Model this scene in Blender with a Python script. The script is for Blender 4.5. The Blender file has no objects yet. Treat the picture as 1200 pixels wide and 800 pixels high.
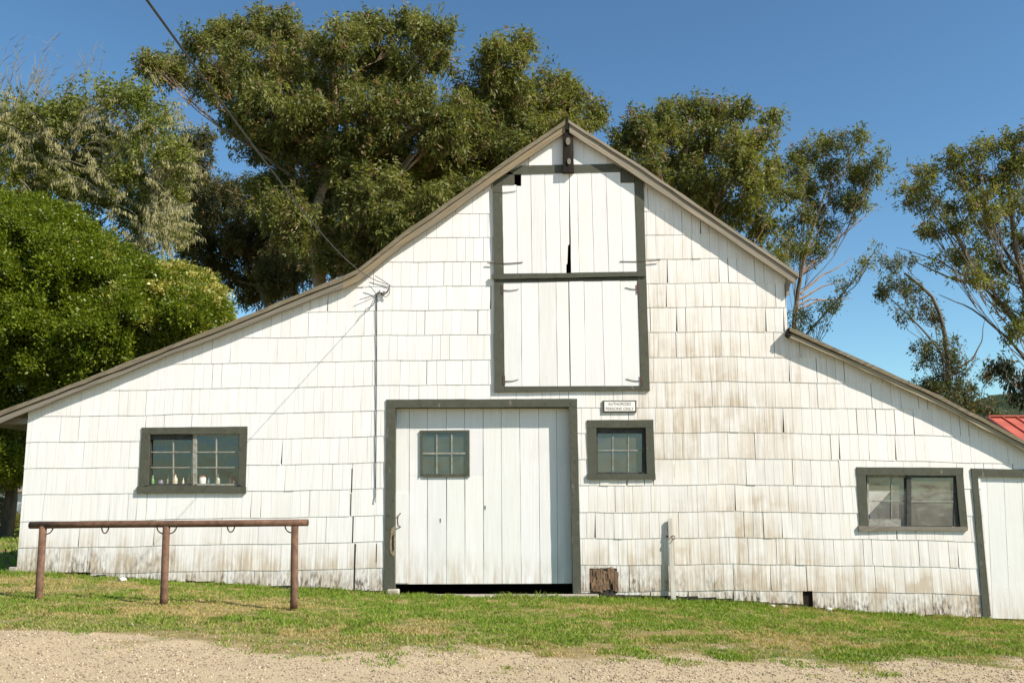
import bpy, math, random
import numpy as np
from mathutils import Vector

random.seed(7)
RNG = np.random.default_rng(11)
sc = bpy.context.scene
COL = sc.collection
PI = math.pi

# ------------------------------------------------------------------ camera, sky, sun, exposure
D, EYE, F = 16.4, 1.5, 1100.0
PITCH = math.radians(9.44)
cam = bpy.data.cameras.new("camera")
cam.sensor_width = 36.0
cam.lens = 36.0 * F / 1200.0
cam.clip_start, cam.clip_end = 0.05, 3000
camo = bpy.data.objects.new("camera", cam)
COL.objects.link(camo)
camo.location = (0, -D, EYE)
camo.rotation_euler = (PI / 2 + PITCH, 0, 0)
sc.camera = camo

SUN = Vector((2.0, -1.1, 2.0)).normalized()
w = bpy.data.worlds.new("World")
sc.world = w
w.use_nodes = True
wn = w.node_tree.nodes
sky = wn.new("ShaderNodeTexSky")
sky.sky_type = 'NISHITA'
sky.sun_disc = False
sky.sun_elevation = math.asin(SUN.z)
sky.sun_rotation = math.atan2(SUN.x, SUN.y)
sky.air_density = 1.0
sky.dust_density = 0.4
sky.ozone_density = 2.0
wn["Background"].inputs["Strength"].default_value = 0.060
gam = wn.new("ShaderNodeGamma"); gam.inputs[1].default_value = 1.22      # deeper, slightly cyan blue of the photograph's sky
tnt = wn.new("ShaderNodeMix"); tnt.data_type = 'RGBA'; tnt.blend_type = 'MULTIPLY'
tnt.inputs[0].default_value = 1.0; tnt.inputs[7].default_value = (0.80, 1.0, 0.985, 1)
w.node_tree.links.new(sky.outputs[0], gam.inputs[0])
w.node_tree.links.new(gam.outputs[0], tnt.inputs[6])
w.node_tree.links.new(tnt.outputs[2], wn["Background"].inputs[0])
sl = bpy.data.lights.new("sun", 'SUN')
sl.energy = 4.4
sl.angle = math.radians(0.5)
sl.color = (1.0, 0.93, 0.85)
so = bpy.data.objects.new("sun", sl)
COL.objects.link(so)
so.rotation_euler = (-SUN).to_track_quat('-Z', 'Y').to_euler()
so.location = SUN * 60
sc.view_settings.view_transform = 'Standard'
sc.view_settings.look = 'None'
sc.view_settings.gamma = 1.0
sc.view_settings.exposure = 0.9

# ------------------------------------------------------------------ helpers
CP, SP = math.cos(PITCH), math.sin(PITCH)


def P(px, py, Y=0.0):
    """pixel of the 1200x800 photograph -> point on the vertical plane y = Y"""
    u, v = (px - 600.0) / F, (400.0 - py) / F
    dx, dy, dz = u, CP - v * SP, SP + v * CP
    t = (Y + D) / dy
    return Vector((dx * t, Y, EYE + dz * t))


class Noise2:
    def __init__(self, seed):
        self.t = np.random.default_rng(seed).random((257, 257))

    def __call__(self, x, y):
        x = np.asarray(x, float); y = np.asarray(y, float)
        xi = np.floor(x).astype(int); yi = np.floor(y).astype(int)
        fx = x - xi; fy = y - yi
        fx = fx * fx * (3 - 2 * fx); fy = fy * fy * (3 - 2 * fy)
        a = self.t[xi % 256, yi % 256]; b = self.t[(xi + 1) % 256, yi % 256]
        c = self.t[xi % 256, (yi + 1) % 256]; d = self.t[(xi + 1) % 256, (yi + 1) % 256]
        return (a * (1 - fx) + b * fx) * (1 - fy) + (c * (1 - fx) + d * fx) * fy

    def fbm(self, x, y, o=4):
        s, a, n = 0, 0.5, 0
        for k in range(o):
            s = s + a * self(np.asarray(x) * 2 ** k + 17.3 * k, np.asarray(y) * 2 ** k + 9.1 * k)
            n += a; a *= 0.5
        return s / n


N1, N2, N3 = Noise2(1), Noise2(2), Noise2(3)


def smooth(a, b, x):
    t = np.clip((np.asarray(x, float) - a) / (b - a), 0, 1)
    return t * t * (3 - 2 * t)


def wloc(o):
    v = Vector((0, 0, 0))
    while o is not None:
        v = v + o.location
        o = o.parent
    return v


def tag(o, label=None, cat=None, group=None, kind=None):
    for k, v in (("label", label), ("category", cat), ("group", group), ("kind", kind)):
        if v:
            o[k] = v
    return o


def empty(name, loc, label, cat, group=None):
    o = bpy.data.objects.new(name, None)
    o.empty_display_size = 0.2
    COL.objects.link(o)
    o.location = loc
    return tag(o, label, cat, group)


def link(name, me, mat, parent=None, origin=None):
    o = bpy.data.objects.new(name, me)
    if mat is not None:
        me.materials.append(mat)
    COL.objects.link(o)
    if parent is not None:
        o.parent = parent
    return o


def raw_mesh(name, V, Q, k, mat, parent=None, col=None, smooth_=False, kind=None):
    """big mesh from numpy: V (n,3), Q (m,k) faces; col (n,4) point colour 'col'"""
    V = np.asarray(V, np.float32)
    if parent is not None:
        V = V - np.array(wloc(parent), np.float32)
    Q = np.asarray(Q, np.int32)
    me = bpy.data.meshes.new(name)
    me.vertices.add(len(V))
    me.vertices.foreach_set("co", V.ravel())
    me.loops.add(Q.size)
    me.loops.foreach_set("vertex_index", Q.ravel())
    me.polygons.add(len(Q))
    me.polygons.foreach_set("loop_start", np.arange(0, Q.size, k, dtype=np.int32))
    me.polygons.foreach_set("loop_total", np.full(len(Q), k, np.int32))
    if smooth_:
        me.polygons.foreach_set("use_smooth", np.ones(len(Q), bool))
    me.update(calc_edges=True)
    if col is not None:
        a = me.color_attributes.new("col", 'FLOAT_COLOR', 'POINT')
        a.data.foreach_set("color", np.asarray(col, np.float32).ravel())
    return link(name, me, mat, parent)


class MB:
    def __init__(self):
        self.v, self.f, self.c = [], [], []

    def add(self, vs, fs, c=None):
        n = len(self.v)
        self.v += [tuple(p) for p in vs]
        self.f += [tuple(i + n for i in f) for f in fs]
        self.c += [c or (1, 1, 1, 1)] * len(vs)
        return self

    def box(self, a, b, c=None):
        x0, y0, z0 = a; x1, y1, z1 = b
        vs = [(x0, y0, z0), (x1, y0, z0), (x1, y1, z0), (x0, y1, z0), (x0, y0, z1), (x1, y0, z1), (x1, y1, z1), (x0, y1, z1)]
        return self.add(vs, [(0, 3, 2, 1), (4, 5, 6, 7), (0, 1, 5, 4), (1, 2, 6, 5), (2, 3, 7, 6), (3, 0, 4, 7)], c)

    def prism(self, pts, yf, yb, c=None):
        """polygon of world (x, z) pairs, front face at yf, back at yb"""
        n = len(pts)
        ar = sum(pts[i][0] * pts[(i + 1) % n][1] - pts[(i + 1) % n][0] * pts[i][1] for i in range(n))
        if ar < 0:
            pts = pts[::-1]
        vs = [(x, yf, z) for x, z in pts] + [(x, yb, z) for x, z in pts]
        fs = [tuple(range(n)), tuple(range(2 * n - 1, n - 1, -1))]
        fs += [(i, i + n, (i + 1) % n + n, (i + 1) % n) for i in range(n)]
        return self.add(vs, fs, c)

    def pxprism(self, pts, yf, yb, rough=0.0, step=0.22, c=None):
        q = [P(x, y, yf) for x, y in pts]
        q = [(p.x, p.z) for p in q]
        if rough:
            r = []
            for i in range(len(q)):
                a, b = q[i], q[(i + 1) % len(q)]
                L = math.hypot(b[0] - a[0], b[1] - a[1])
                n = max(1, int(L / step))
                for k in range(n):
                    t = k / n
                    j = rough if k else rough * 0.3
                    r.append((a[0] + (b[0] - a[0]) * t + random.uniform(-j, j), a[1] + (b[1] - a[1]) * t + random.uniform(-j, j)))
            q = r
        return self.prism(q, yf, yb, c)

    def tube(self, pts, r0, r1=None, n=8, c=None, cap=True):
        pts = [Vector(p) for p in pts]
        m = len(pts)
        if callable(r0):
            rr = [r0(i / (m - 1)) for i in range(m)]
        else:
            r1 = r0 if r1 is None else r1
            rr = [r0 + (r1 - r0) * i / (m - 1) for i in range(m)]
        vs, fs = [], []
        u = None
        for i, p in enumerate(pts):
            t = (pts[min(i + 1, m - 1)] - pts[max(i - 1, 0)]).normalized()
            if u is None:
                u = t.orthogonal().normalized()
            else:
                u = (u - t * u.dot(t))
                u = u.normalized() if u.length > 1e-6 else t.orthogonal().normalized()
            b = t.cross(u)
            for k in range(n):
                a = 2 * PI * k / n
                vs.append(p + (u * math.cos(a) + b * math.sin(a)) * rr[i])
        for i in range(m - 1):
            for k in range(n):
                k2 = (k + 1) % n
                fs.append((i * n + k, i * n + k2, (i + 1) * n + k2, (i + 1) * n + k))
        if cap:
            fs.append(tuple(range(n - 1, -1, -1)))
            fs.append(tuple(range((m - 1) * n, m * n)))
        return self.add(vs, fs, c)

    def lathe(self, prof, loc, n=12, c=None):
        vs, fs = [], []
        for r, z in prof:
            for k in range(n):
                a = 2 * PI * k / n
                vs.append((loc[0] + r * math.cos(a), loc[1] + r * math.sin(a), loc[2] + z))
        for i in range(len(prof) - 1):
            for k in range(n):
                k2 = (k + 1) % n
                fs.append((i * n + k, i * n + k2, (i + 1) * n + k2, (i + 1) * n + k))
        fs.append(tuple(range(n - 1, -1, -1)))
        fs.append(tuple(range((len(prof) - 1) * n, len(prof) * n)))
        return self.add(vs, fs, c)

    def build(self, name, mat, parent=None, smooth_=False, bevel=0, col=False):
        off = wloc(parent) if parent is not None else Vector((0, 0, 0))
        me = bpy.data.meshes.new(name)
        me.from_pydata([(a - off.x, b - off.y, c - off.z) for a, b, c in self.v], [], self.f)
        if smooth_:
            me.polygons.foreach_set("use_smooth", [True] * len(me.polygons))
        if col:
            a = me.color_attributes.new("col", 'FLOAT_COLOR', 'POINT')
            a.data.foreach_set("color", np.array(self.c, np.float32).ravel())
        me.update()
        o = link(name, me, mat, parent)
        if bevel:
            m = o.modifiers.new("bevel", 'BEVEL')
            m.width = bevel; m.segments = 2; m.limit_method = 'ANGLE'
        return o


# ------------------------------------------------------------------ materials
class Mat:
    def __init__(self, name, rough=0.7, spec=0.3):
        self.m = bpy.data.materials.new(name)
        self.m.use_nodes = True
        self.t = self.m.node_tree
        self.b = self.t.nodes["Principled BSDF"]
        self.b.inputs["Roughness"].default_value = rough
        self.b.inputs["Specular IOR Level"].default_value = spec
        self.out = self.t.nodes["Material Output"]

    def n(self, typ, **kw):
        x = self.t.nodes.new(typ)
        for k, v in kw.items():
            setattr(x, k, v)
        return x

    def l(self, a, b):
        self.t.links.new(a, b)

    def val(self, sock, v):
        if hasattr(v, "links") or isinstance(v, bpy.types.NodeSocket):
            self.l(v, sock)
        else:
            sock.default_value = v

    def coords(self, scale=(1, 1, 1), rot=(0, 0, 0), loc=(0, 0, 0)):
        tc = self.n("ShaderNodeTexCoord")
        mp = self.n("ShaderNodeMapping")
        mp.inputs["Scale"].default_value = scale
        mp.inputs["Rotation"].default_value = rot
        mp.inputs["Location"].default_value = loc
        self.l(tc.outputs["Object"], mp.inputs[0])
        return mp.outputs[0]

    def noise(self, co, scale=1.0, detail=4, rough=0.55, dist=0.0):
        x = self.n("ShaderNodeTexNoise")
        x.inputs["Scale"].default_value = scale
        x.inputs["Detail"].default_value = detail
        x.inputs["Roughness"].default_value = rough
        x.inputs["Distortion"].default_value = dist
        self.l(co, x.inputs["Vector"])
        return x.outputs["Fac"]

    def ramp(self, f, a, b, lo=0.0, hi=1.0):
        x = self.n("ShaderNodeMapRange")
        x.inputs["From Min"].default_value = a
        x.inputs["From Max"].default_value = b
        x.inputs["To Min"].default_value = lo
        x.inputs["To Max"].default_value = hi
        self.val(x.inputs["Value"], f)
        return x.outputs[0]

    def math(self, op, a, b):
        x = self.n("ShaderNodeMath", operation=op)
        self.val(x.inputs[0], a); self.val(x.inputs[1], b)
        return x.outputs[0]

    def mix(self, f, a, b, mode='MIX'):
        x = self.n("ShaderNodeMix", data_type='RGBA', blend_type=mode)
        self.val(x.inputs[0], f)
        for s, v in ((x.inputs[6], a), (x.inputs[7], b)):
            if isinstance(v, (tuple, list)):
                s.default_value = (*v[:3], 1)
            else:
                self.l(v, s)
        return x.outputs[2]

    def attr(self, name="col"):
        a = self.n("ShaderNodeAttribute", attribute_name=name)
        return a

    def sep(self, c):
        s = self.n("ShaderNodeSeparateColor")
        self.l(c, s.inputs[0])
        return s.outputs

    def base(self, c):
        self.val(self.b.inputs["Base Color"], c if not isinstance(c, tuple) else (*c[:3], 1))

    def bump(self, h, strength=0.4, dist=0.01):
        x = self.n("ShaderNodeBump")
        x.inputs["Strength"].default_value = strength
        x.inputs["Distance"].default_value = dist
        self.l(h, x.inputs["Height"])
        self.l(x.outputs[0], self.b.inputs["Normal"])


def m_shingle():
    m = Mat("white shingle paint", 0.65, 0.25)
    a = m.sep(m.attr().outputs["Color"])           # r tint, g stain, b grime
    fine = m.noise(m.coords((36, 1, 1.1)), 1.0, 4, 0.65)
    streak = m.noise(m.coords((24, 1, 0.9)), 1.0, 4, 0.6)
    blotch = m.noise(m.coords((3.2, 1, 2.6)), 1.0, 4, 0.6, 0.4)
    white = m.mix(m.ramp(fine, 0.32, 0.55), (0.70, 0.68, 0.635), (0.80, 0.78, 0.745))
    white = m.mix(1.0, white, m.attr("tint").outputs["Color"], 'MULTIPLY')
    f = m.math('MULTIPLY', a[1], m.ramp(m.math('ADD', m.math('MULTIPLY', streak, 0.8), m.math('MULTIPLY', blotch, 0.4)), 0.45, 0.72))
    f = m.math('MINIMUM', m.math('ADD', f, m.math('MULTIPLY', a[0], m.ramp(blotch, 0.5, 0.75, 0, 0.3))), 0.75)
    brown = m.mix(m.ramp(fine, 0.3, 0.75), (0.34, 0.245, 0.145), (0.54, 0.43, 0.28))
    c = m.mix(f, white, brown)
    grime = m.math('MULTIPLY', a[2], m.ramp(m.noise(m.coords((22, 1, 7)), 1.0, 4, 0.65), 0.42, 0.66))
    c = m.mix(grime, c, (0.10, 0.075, 0.05))
    m.base(c)
    m.bump(m.math('ADD', fine, m.math('MULTIPLY', streak, 0.6)), 0.35, 0.004)
    return m.m


def m_board(name, a, b, grain=(38, 38, 1.2), dirt=0.25):
    m = Mat(name, 0.6, 0.25)
    fine = m.noise(m.coords(grain), 1.0, 4, 0.6)
    big = m.noise(m.coords((2.1, 2.1, 1.1)), 1.0, 4, 0.6)
    c = m.mix(m.ramp(fine, 0.3, 0.75), a, b)
    c = m.mix(m.ramp(big, 0.52, 0.8, 0, dirt), c, (0.45, 0.37, 0.27))
    spots = m.noise(m.coords((30, 30, 14)), 1.0, 2, 0.5)
    c = m.mix(m.ramp(spots, 0.74, 0.78, 0, 0.6), c, (0.2, 0.16, 0.12))
    sx = m.n("ShaderNodeSeparateXYZ"); m.l(m.coords(), sx.inputs[0])
    foot = m.math('MULTIPLY', m.ramp(m.math('ADD', sx.outputs[2], m.math('MULTIPLY', sx.outputs[0], 0.065)), 0.6, -0.05), m.ramp(m.noise(m.coords((14, 14, 2.2)), 1.0, 4, 0.6), 0.38, 0.66))
    c = m.mix(m.math('MULTIPLY', foot, 0.7), c, (0.42, 0.32, 0.2))       # splash stains along the foot
    at = m.attr()
    c = m.mix(1.0, c, at.outputs["Color"], 'MULTIPLY')
    m.base(c)
    m.bump(fine, 0.25, 0.004)
    return m.m


def m_wood(name, cols, ang=0.0, along=(1.3, 30, 30), rough=0.85, chip=None):
    m = Mat(name, rough, 0.15)
    co = m.coords(along, (0, 0, 0)) if ang == 0 else None
    if co is None:
        tc = m.n("ShaderNodeTexCoord")
        mp = m.n("ShaderNodeMapping"); mp.inputs["Rotation"].default_value = (0, ang, 0)
        m.l(tc.outputs["Object"], mp.inputs[0])
        m2 = m.n("ShaderNodeMapping"); m2.inputs["Scale"].default_value = along
        m.l(mp.outputs[0], m2.inputs[0])
        co = m2.outputs[0]
    g = m.noise(co, 1.0, 5, 0.65)
    big = m.noise(m.coords((1.7, 1.7, 1.7)), 1.0, 4, 0.6)
    c = m.mix(m.ramp(g, 0.32, 0.68), cols[0], cols[1])
    c = m.mix(m.ramp(big, 0.4, 0.7), c, cols[2])
    dark = m.noise(co, 2.3, 3, 0.6)
    c = m.mix(m.ramp(dark, 0.62, 0.74, 0, 0.7), c, tuple(x * 0.25 for x in cols[0]))
    if chip:
        k = m.noise(m.coords((14, 14, 5)), 1.0, 4, 0.6)
        c = m.mix(m.ramp(k, 0.66, 0.71, 0, 0.8), c, chip)
    m.base(c)
    m.bump(g, 0.6, 0.006)
    return m.m


def m_simple(name, c1, c2, scale=6, rough=0.7, spec=0.3, metal=0.0, bump=0.0):
    m = Mat(name, rough, spec)
    f = m.noise(m.coords((scale,) * 3), 1.0, 4, 0.6)
    m.base(m.mix(m.ramp(f, 0.35, 0.68), c1, c2))
    m.b.inputs["Metallic"].default_value = metal
    if bump:
        m.bump(f, bump, 0.01)
    return m.m


def m_glass(name, dust, dustcol, seed=0.0, clear=0.8):
    m = Mat(name)
    m.t.nodes.remove(m.b)
    tr = m.n("ShaderNodeBsdfTransparent"); tr.inputs[0].default_value = (clear, clear * 0.97, clear * 0.92, 1)
    gl = m.n("ShaderNodeBsdfGlossy"); gl.inputs["Roughness"].default_value = 0.03
    fr = m.n("ShaderNodeLayerWeight"); fr.inputs[0].default_value = 0.5
    bm = m.n("ShaderNodeBump"); bm.inputs["Strength"].default_value = 0.3; bm.inputs["Distance"].default_value = 0.02
    m.l(m.noise(m.coords((2.2, 2.2, 3.1), loc=(seed, 0, 0)), 1.0, 2, 0.5), bm.inputs["Height"])
    m.l(bm.outputs[0], gl.inputs["Normal"])
    mx = m.n("ShaderNodeMixShader")
    m.l(m.math('ADD', m.math('MULTIPLY', m.math('POWER', fr.outputs[1], 4.0), 0.8), 0.14), mx.inputs[0]); m.l(tr.outputs[0], mx.inputs[1]); m.l(gl.outputs[0], mx.inputs[2])
    df = m.n("ShaderNodeBsdfDiffuse"); df.inputs[0].default_value = (*dustcol, 1)
    mx2 = m.n("ShaderNodeMixShader")
    blotch = m.noise(m.coords((5, 5, 4), loc=(seed, 3, 0)), 1.0, 5, 0.65, 0.6)
    m.l(m.ramp(blotch, 0.35, 0.72, dust * 0.35, dust), mx2.inputs[0])
    m.l(mx.outputs[0], mx2.inputs[1]); m.l(df.outputs[0], mx2.inputs[2])
    m.l(mx2.outputs[0], m.out.inputs[0])
    return m.m


def m_leaf(name, transl=0.28, rough=0.45, spec=0.35):
    m = Mat(name, rough, spec)
    a = m.attr().outputs["Color"]
    m.base(a)
    t = m.n("ShaderNodeBsdfTranslucent")
    m.l(m.mix(1.0, a, (1.5, 1.5, 0.7), 'MULTIPLY'), t.inputs[0])
    mx = m.n("ShaderNodeMixShader"); mx.inputs[0].default_value = transl
    m.l(m.b.outputs[0], mx.inputs[1]); m.l(t.outputs[0], mx.inputs[2])
    m.l(mx.outputs[0], m.out.inputs[0])
    return m.m


def m_ground():
    m = Mat("gravel and turf soil", 0.95, 0.1)
    g = m.sep(m.attr().outputs["Color"])
    fine = m.noise(m.coords((60, 60, 60)), 1.0, 3, 0.7)
    mid = m.noise(m.coords((9, 9, 9)), 1.0, 4, 0.6)
    big = m.noise(m.coords((0.35, 2.0, 1)), 1.0, 5, 0.6)
    grav = m.mix(m.ramp(fine, 0.3, 0.7), (0.27, 0.205, 0.122), (0.50, 0.405, 0.262))
    grav = m.mix(m.ramp(big, 0.35, 0.65, 0, 0.55), grav, (0.37, 0.285, 0.175))
    soil = m.mix(m.ramp(mid, 0.35, 0.65), (0.20, 0.14, 0.065), (0.27, 0.21, 0.095))
    soil = m.mix(m.ramp(big, 0.45, 0.6), soil, (0.11, 0.125, 0.03))
    m.base(m.mix(m.ramp(m.math('ADD', g[0], m.math('MULTIPLY', m.math('SUBTRACT', mid, 0.5), 0.5)), 0.35, 0.65), grav, soil))
    m.bump(m.math('ADD', fine, mid), 0.5, 0.015)
    return m.m


M = dict(
    shingle=m_shingle(),
    board=m_board("white painted boards", (0.715, 0.70, 0.665), (0.80, 0.785, 0.755), dirt=0.2),
    trim=m_wood("olive grey trim paint", [(0.066, 0.066, 0.046), (0.095, 0.094, 0.066), (0.08, 0.084, 0.062)], along=(9, 9, 9), rough=0.7, chip=(0.2, 0.17, 0.13)),
    fasL=m_wood("weathered fascia wood", [(0.13, 0.11, 0.085), (0.26, 0.23, 0.18), (0.20, 0.175, 0.13)], 0.38),
    fasU=m_wood("golden weathered fascia wood", [(0.17, 0.13, 0.075), (0.33, 0.255, 0.155), (0.21, 0.18, 0.13)], 0.6),
    fasR=m_wood("pale weathered fascia wood", [(0.17, 0.14, 0.10), (0.34, 0.285, 0.205), (0.24, 0.21, 0.16)], -0.6),
    fasS=m_wood("shed fascia wood", [(0.23, 0.185, 0.115), (0.42, 0.35, 0.24), (0.32, 0.275, 0.20)], -0.44),
    roof=m_wood("weathered roof shingle", [(0.12, 0.10, 0.07), (0.27, 0.225, 0.155), (0.17, 0.14, 0.085)], 0.4, along=(5, 2, 30)),
    old=m_wood("blackened old beam", [(0.010, 0.008, 0.006), (0.045, 0.033, 0.022), (0.014, 0.011, 0.008)], along=(20, 20, 2)),
    rot=m_wood("rotten bare wood", [(0.03, 0.02, 0.012), (0.36, 0.22, 0.13), (0.17, 0.11, 0.07)], along=(26, 26, 9)),
    dark=m_simple("dark interior timber", (0.02, 0.017, 0.013), (0.045, 0.036, 0.027), 3),
    earth=m_simple("barn floor earth", (0.03, 0.022, 0.015), (0.05, 0.04, 0.03), 3),
    rust=m_simple("rusty pipe steel", (0.085, 0.043, 0.025), (0.165, 0.090, 0.052), 13, 0.75, 0.3, 0.0, 0.25),
    iron=m_simple("old iron", (0.05, 0.03, 0.022), (0.11, 0.06, 0.04), 20, 0.7, 0.4),
    wire=m_simple("black cable rubber", (0.02, 0.02, 0.02), (0.04, 0.038, 0.036), 10, 0.6),
    muntin=m_simple("sash paint worn", (0.20, 0.19, 0.15), (0.34, 0.32, 0.26), 14, 0.7),
    sash=m_simple("dark sash paint", (0.03, 0.03, 0.026), (0.07, 0.068, 0.055), 10, 0.6),
    concrete=m_simple("old concrete", (0.28, 0.24, 0.18), (0.42, 0.38, 0.31), 9, 0.9, 0.2, 0, 0.4),
    stone=m_simple("pale stone", (0.55, 0.53, 0.47), (0.7, 0.68, 0.62), 12, 0.9, 0.2, 0, 0.4),
    glass=m_glass("window glass", 0.012, (0.25, 0.26, 0.24), 1.0, 0.95),
    glassd=m_glass("grimy window glass", 0.34, (0.22, 0.25, 0.21), 4.0, 0.7),
    glasss=m_glass("dusty window glass", 0.30, (0.27, 0.27, 0.22), 8.0, 0.75),
    glassr=m_glass("very dusty window glass", 0.36, (0.36, 0.35, 0.27), 13.0, 0.7),
    ground=m_ground(),
    blade=m_leaf("grass blade", 0.3, 0.6, 0.2),
    leaf=m_leaf("eucalyptus leaf", 0.38, 0.5, 0.22),
    gloss=m_leaf("laurel leaf", 0.3, 0.4, 0.4),
    lichen=m_leaf("lichen", 0.1, 0.9, 0.05),
)


def m_bark(name, a, b, c3):
    m = Mat(name, 0.85, 0.15)
    f = m.noise(m.coords((7, 7, 1.2)), 1.0, 5, 0.65)
    g = m.noise(m.coords((1.3, 1.3, 0.5)), 1.0, 4, 0.6)
    m.base(m.mix(m.ramp(g, 0.42, 0.6), m.mix(m.ramp(f, 0.35, 0.65), a, b), c3))
    m.bump(f, 0.6, 0.03)
    return m.m


M['bark'] = m_bark("eucalyptus bark", (0.18, 0.095, 0.05), (0.38, 0.22, 0.13), (0.36, 0.27, 0.19))
M['barkm'] = m_bark("brown limb bark", (0.075, 0.055, 0.04), (0.17, 0.13, 0.095), (0.22, 0.19, 0.15))
M['barkd'] = m_bark("dark bark", (0.05, 0.04, 0.03), (0.11, 0.09, 0.065), (0.16, 0.14, 0.11))
M['barkg'] = m_bark("grey lichen bark", (0.10, 0.09, 0.06), (0.21, 0.19, 0.13), (0.24, 0.22, 0.15))


# ------------------------------------------------------------------ ground
GP = [(20, 671), (100, 675), (200, 681), (300, 688), (380, 691.5), (450, 695), (560, 699), (680, 700), (760, 702.5), (860, 707), (940, 713), (1040, 720.5), (1150, 725), (1200, 728)]
GX = np.array([P(x, y).x for x, y in GP]); GZ = np.array([P(x, y).z for x, y in GP])


def ground_z(x, y):
    x = np.asarray(x, float); y = np.asarray(y, float)
    zw = np.interp(x, GX, GZ)
    zf = np.clip(0.09 - 0.027 * (x + 6.7), -0.6, 0.35)
    t = smooth(0, 6, -y)
    z = zw * (1 - t) + zf * t
    fl = smooth(8, 60, np.abs(y)) * (y > 0)
    z = z * (1 - fl)
    z = z + (N1.fbm(x * 0.8, y * 0.8, 3) - 0.5) * 0.07 * smooth(0.3, 1.5, -y) + (N2.fbm(x * 4, y * 4, 3) - 0.5) * 0.025 * smooth(0.2, 1, -y)
    return z


def grass_mask(x, y):
    """1 on turf, 0 on gravel"""
    x = np.asarray(x, float); y = np.asarray(y, float)
    edge = -6.05 - 0.03 * x + (N1.fbm(x * 0.45, y * 0.5 + 40, 4) - 0.5) * 1.6 + (N2.fbm(x * 2.0, y * 2.4, 3) - 0.5) * 2.2
    return smooth(-1.3, 0.95, y - edge)


def dry(x, y):
    """0 fresh green .. 1 straw"""
    n = 0.5 * N3.fbm(np.asarray(x) * 0.6 + 5, np.asarray(y) * 0.6 + 3, 3) + 0.5 * N2.fbm(np.asarray(x) * 3.3 + 5, np.asarray(y) * 2.4 + 3, 4)
    f = smooth(0.42, 0.66, n) * 0.8 + smooth(-3.8, -6.4, y) * 0.30
    left = smooth(-2, -6, x) * 0.18 * smooth(-0.5, -2, y)
    near = smooth(-1.2, -0.2, y) * 0.35
    return np.clip(f + left - near, 0, 1)


xs = np.unique(np.concatenate([-np.geomspace(14, 900, 26), np.arange(-14, 14.01, 0.11), np.geomspace(14, 900, 26)]))
ys = np.unique(np.concatenate([-np.geomspace(12, 500, 22), np.arange(-12, 0.3, 0.09), np.arange(0.5, 40, 1.5), np.geomspace(40, 1500, 22)]))
gx, gy = np.meshgrid(xs, ys)
gz = ground_z(gx, gy)
inside = (gx > -8.4) & (gx < 11.2) & (gy > 0.12) & (gy < 11.9)
gz = np.where(inside, -0.75, gz)
nx, ny = len(xs), len(ys)
idx = np.arange(nx * ny).reshape(ny, nx)
Q = np.stack([idx[:-1, :-1], idx[:-1, 1:], idx[1:, 1:], idx[1:, :-1]], -1).reshape(-1, 4)
gm = grass_mask(gx, gy) * np.where(np.abs(gx) > 200, 1, 1)
gc = np.stack([gm, dry(gx, gy), gm, np.ones_like(gm)], -1).reshape(-1, 4)
go = raw_mesh("ground", np.stack([gx, gy, gz], -1).reshape(-1, 3), Q, 4, M['ground'], None, gc, True)
tag(go, kind="structure")


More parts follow.
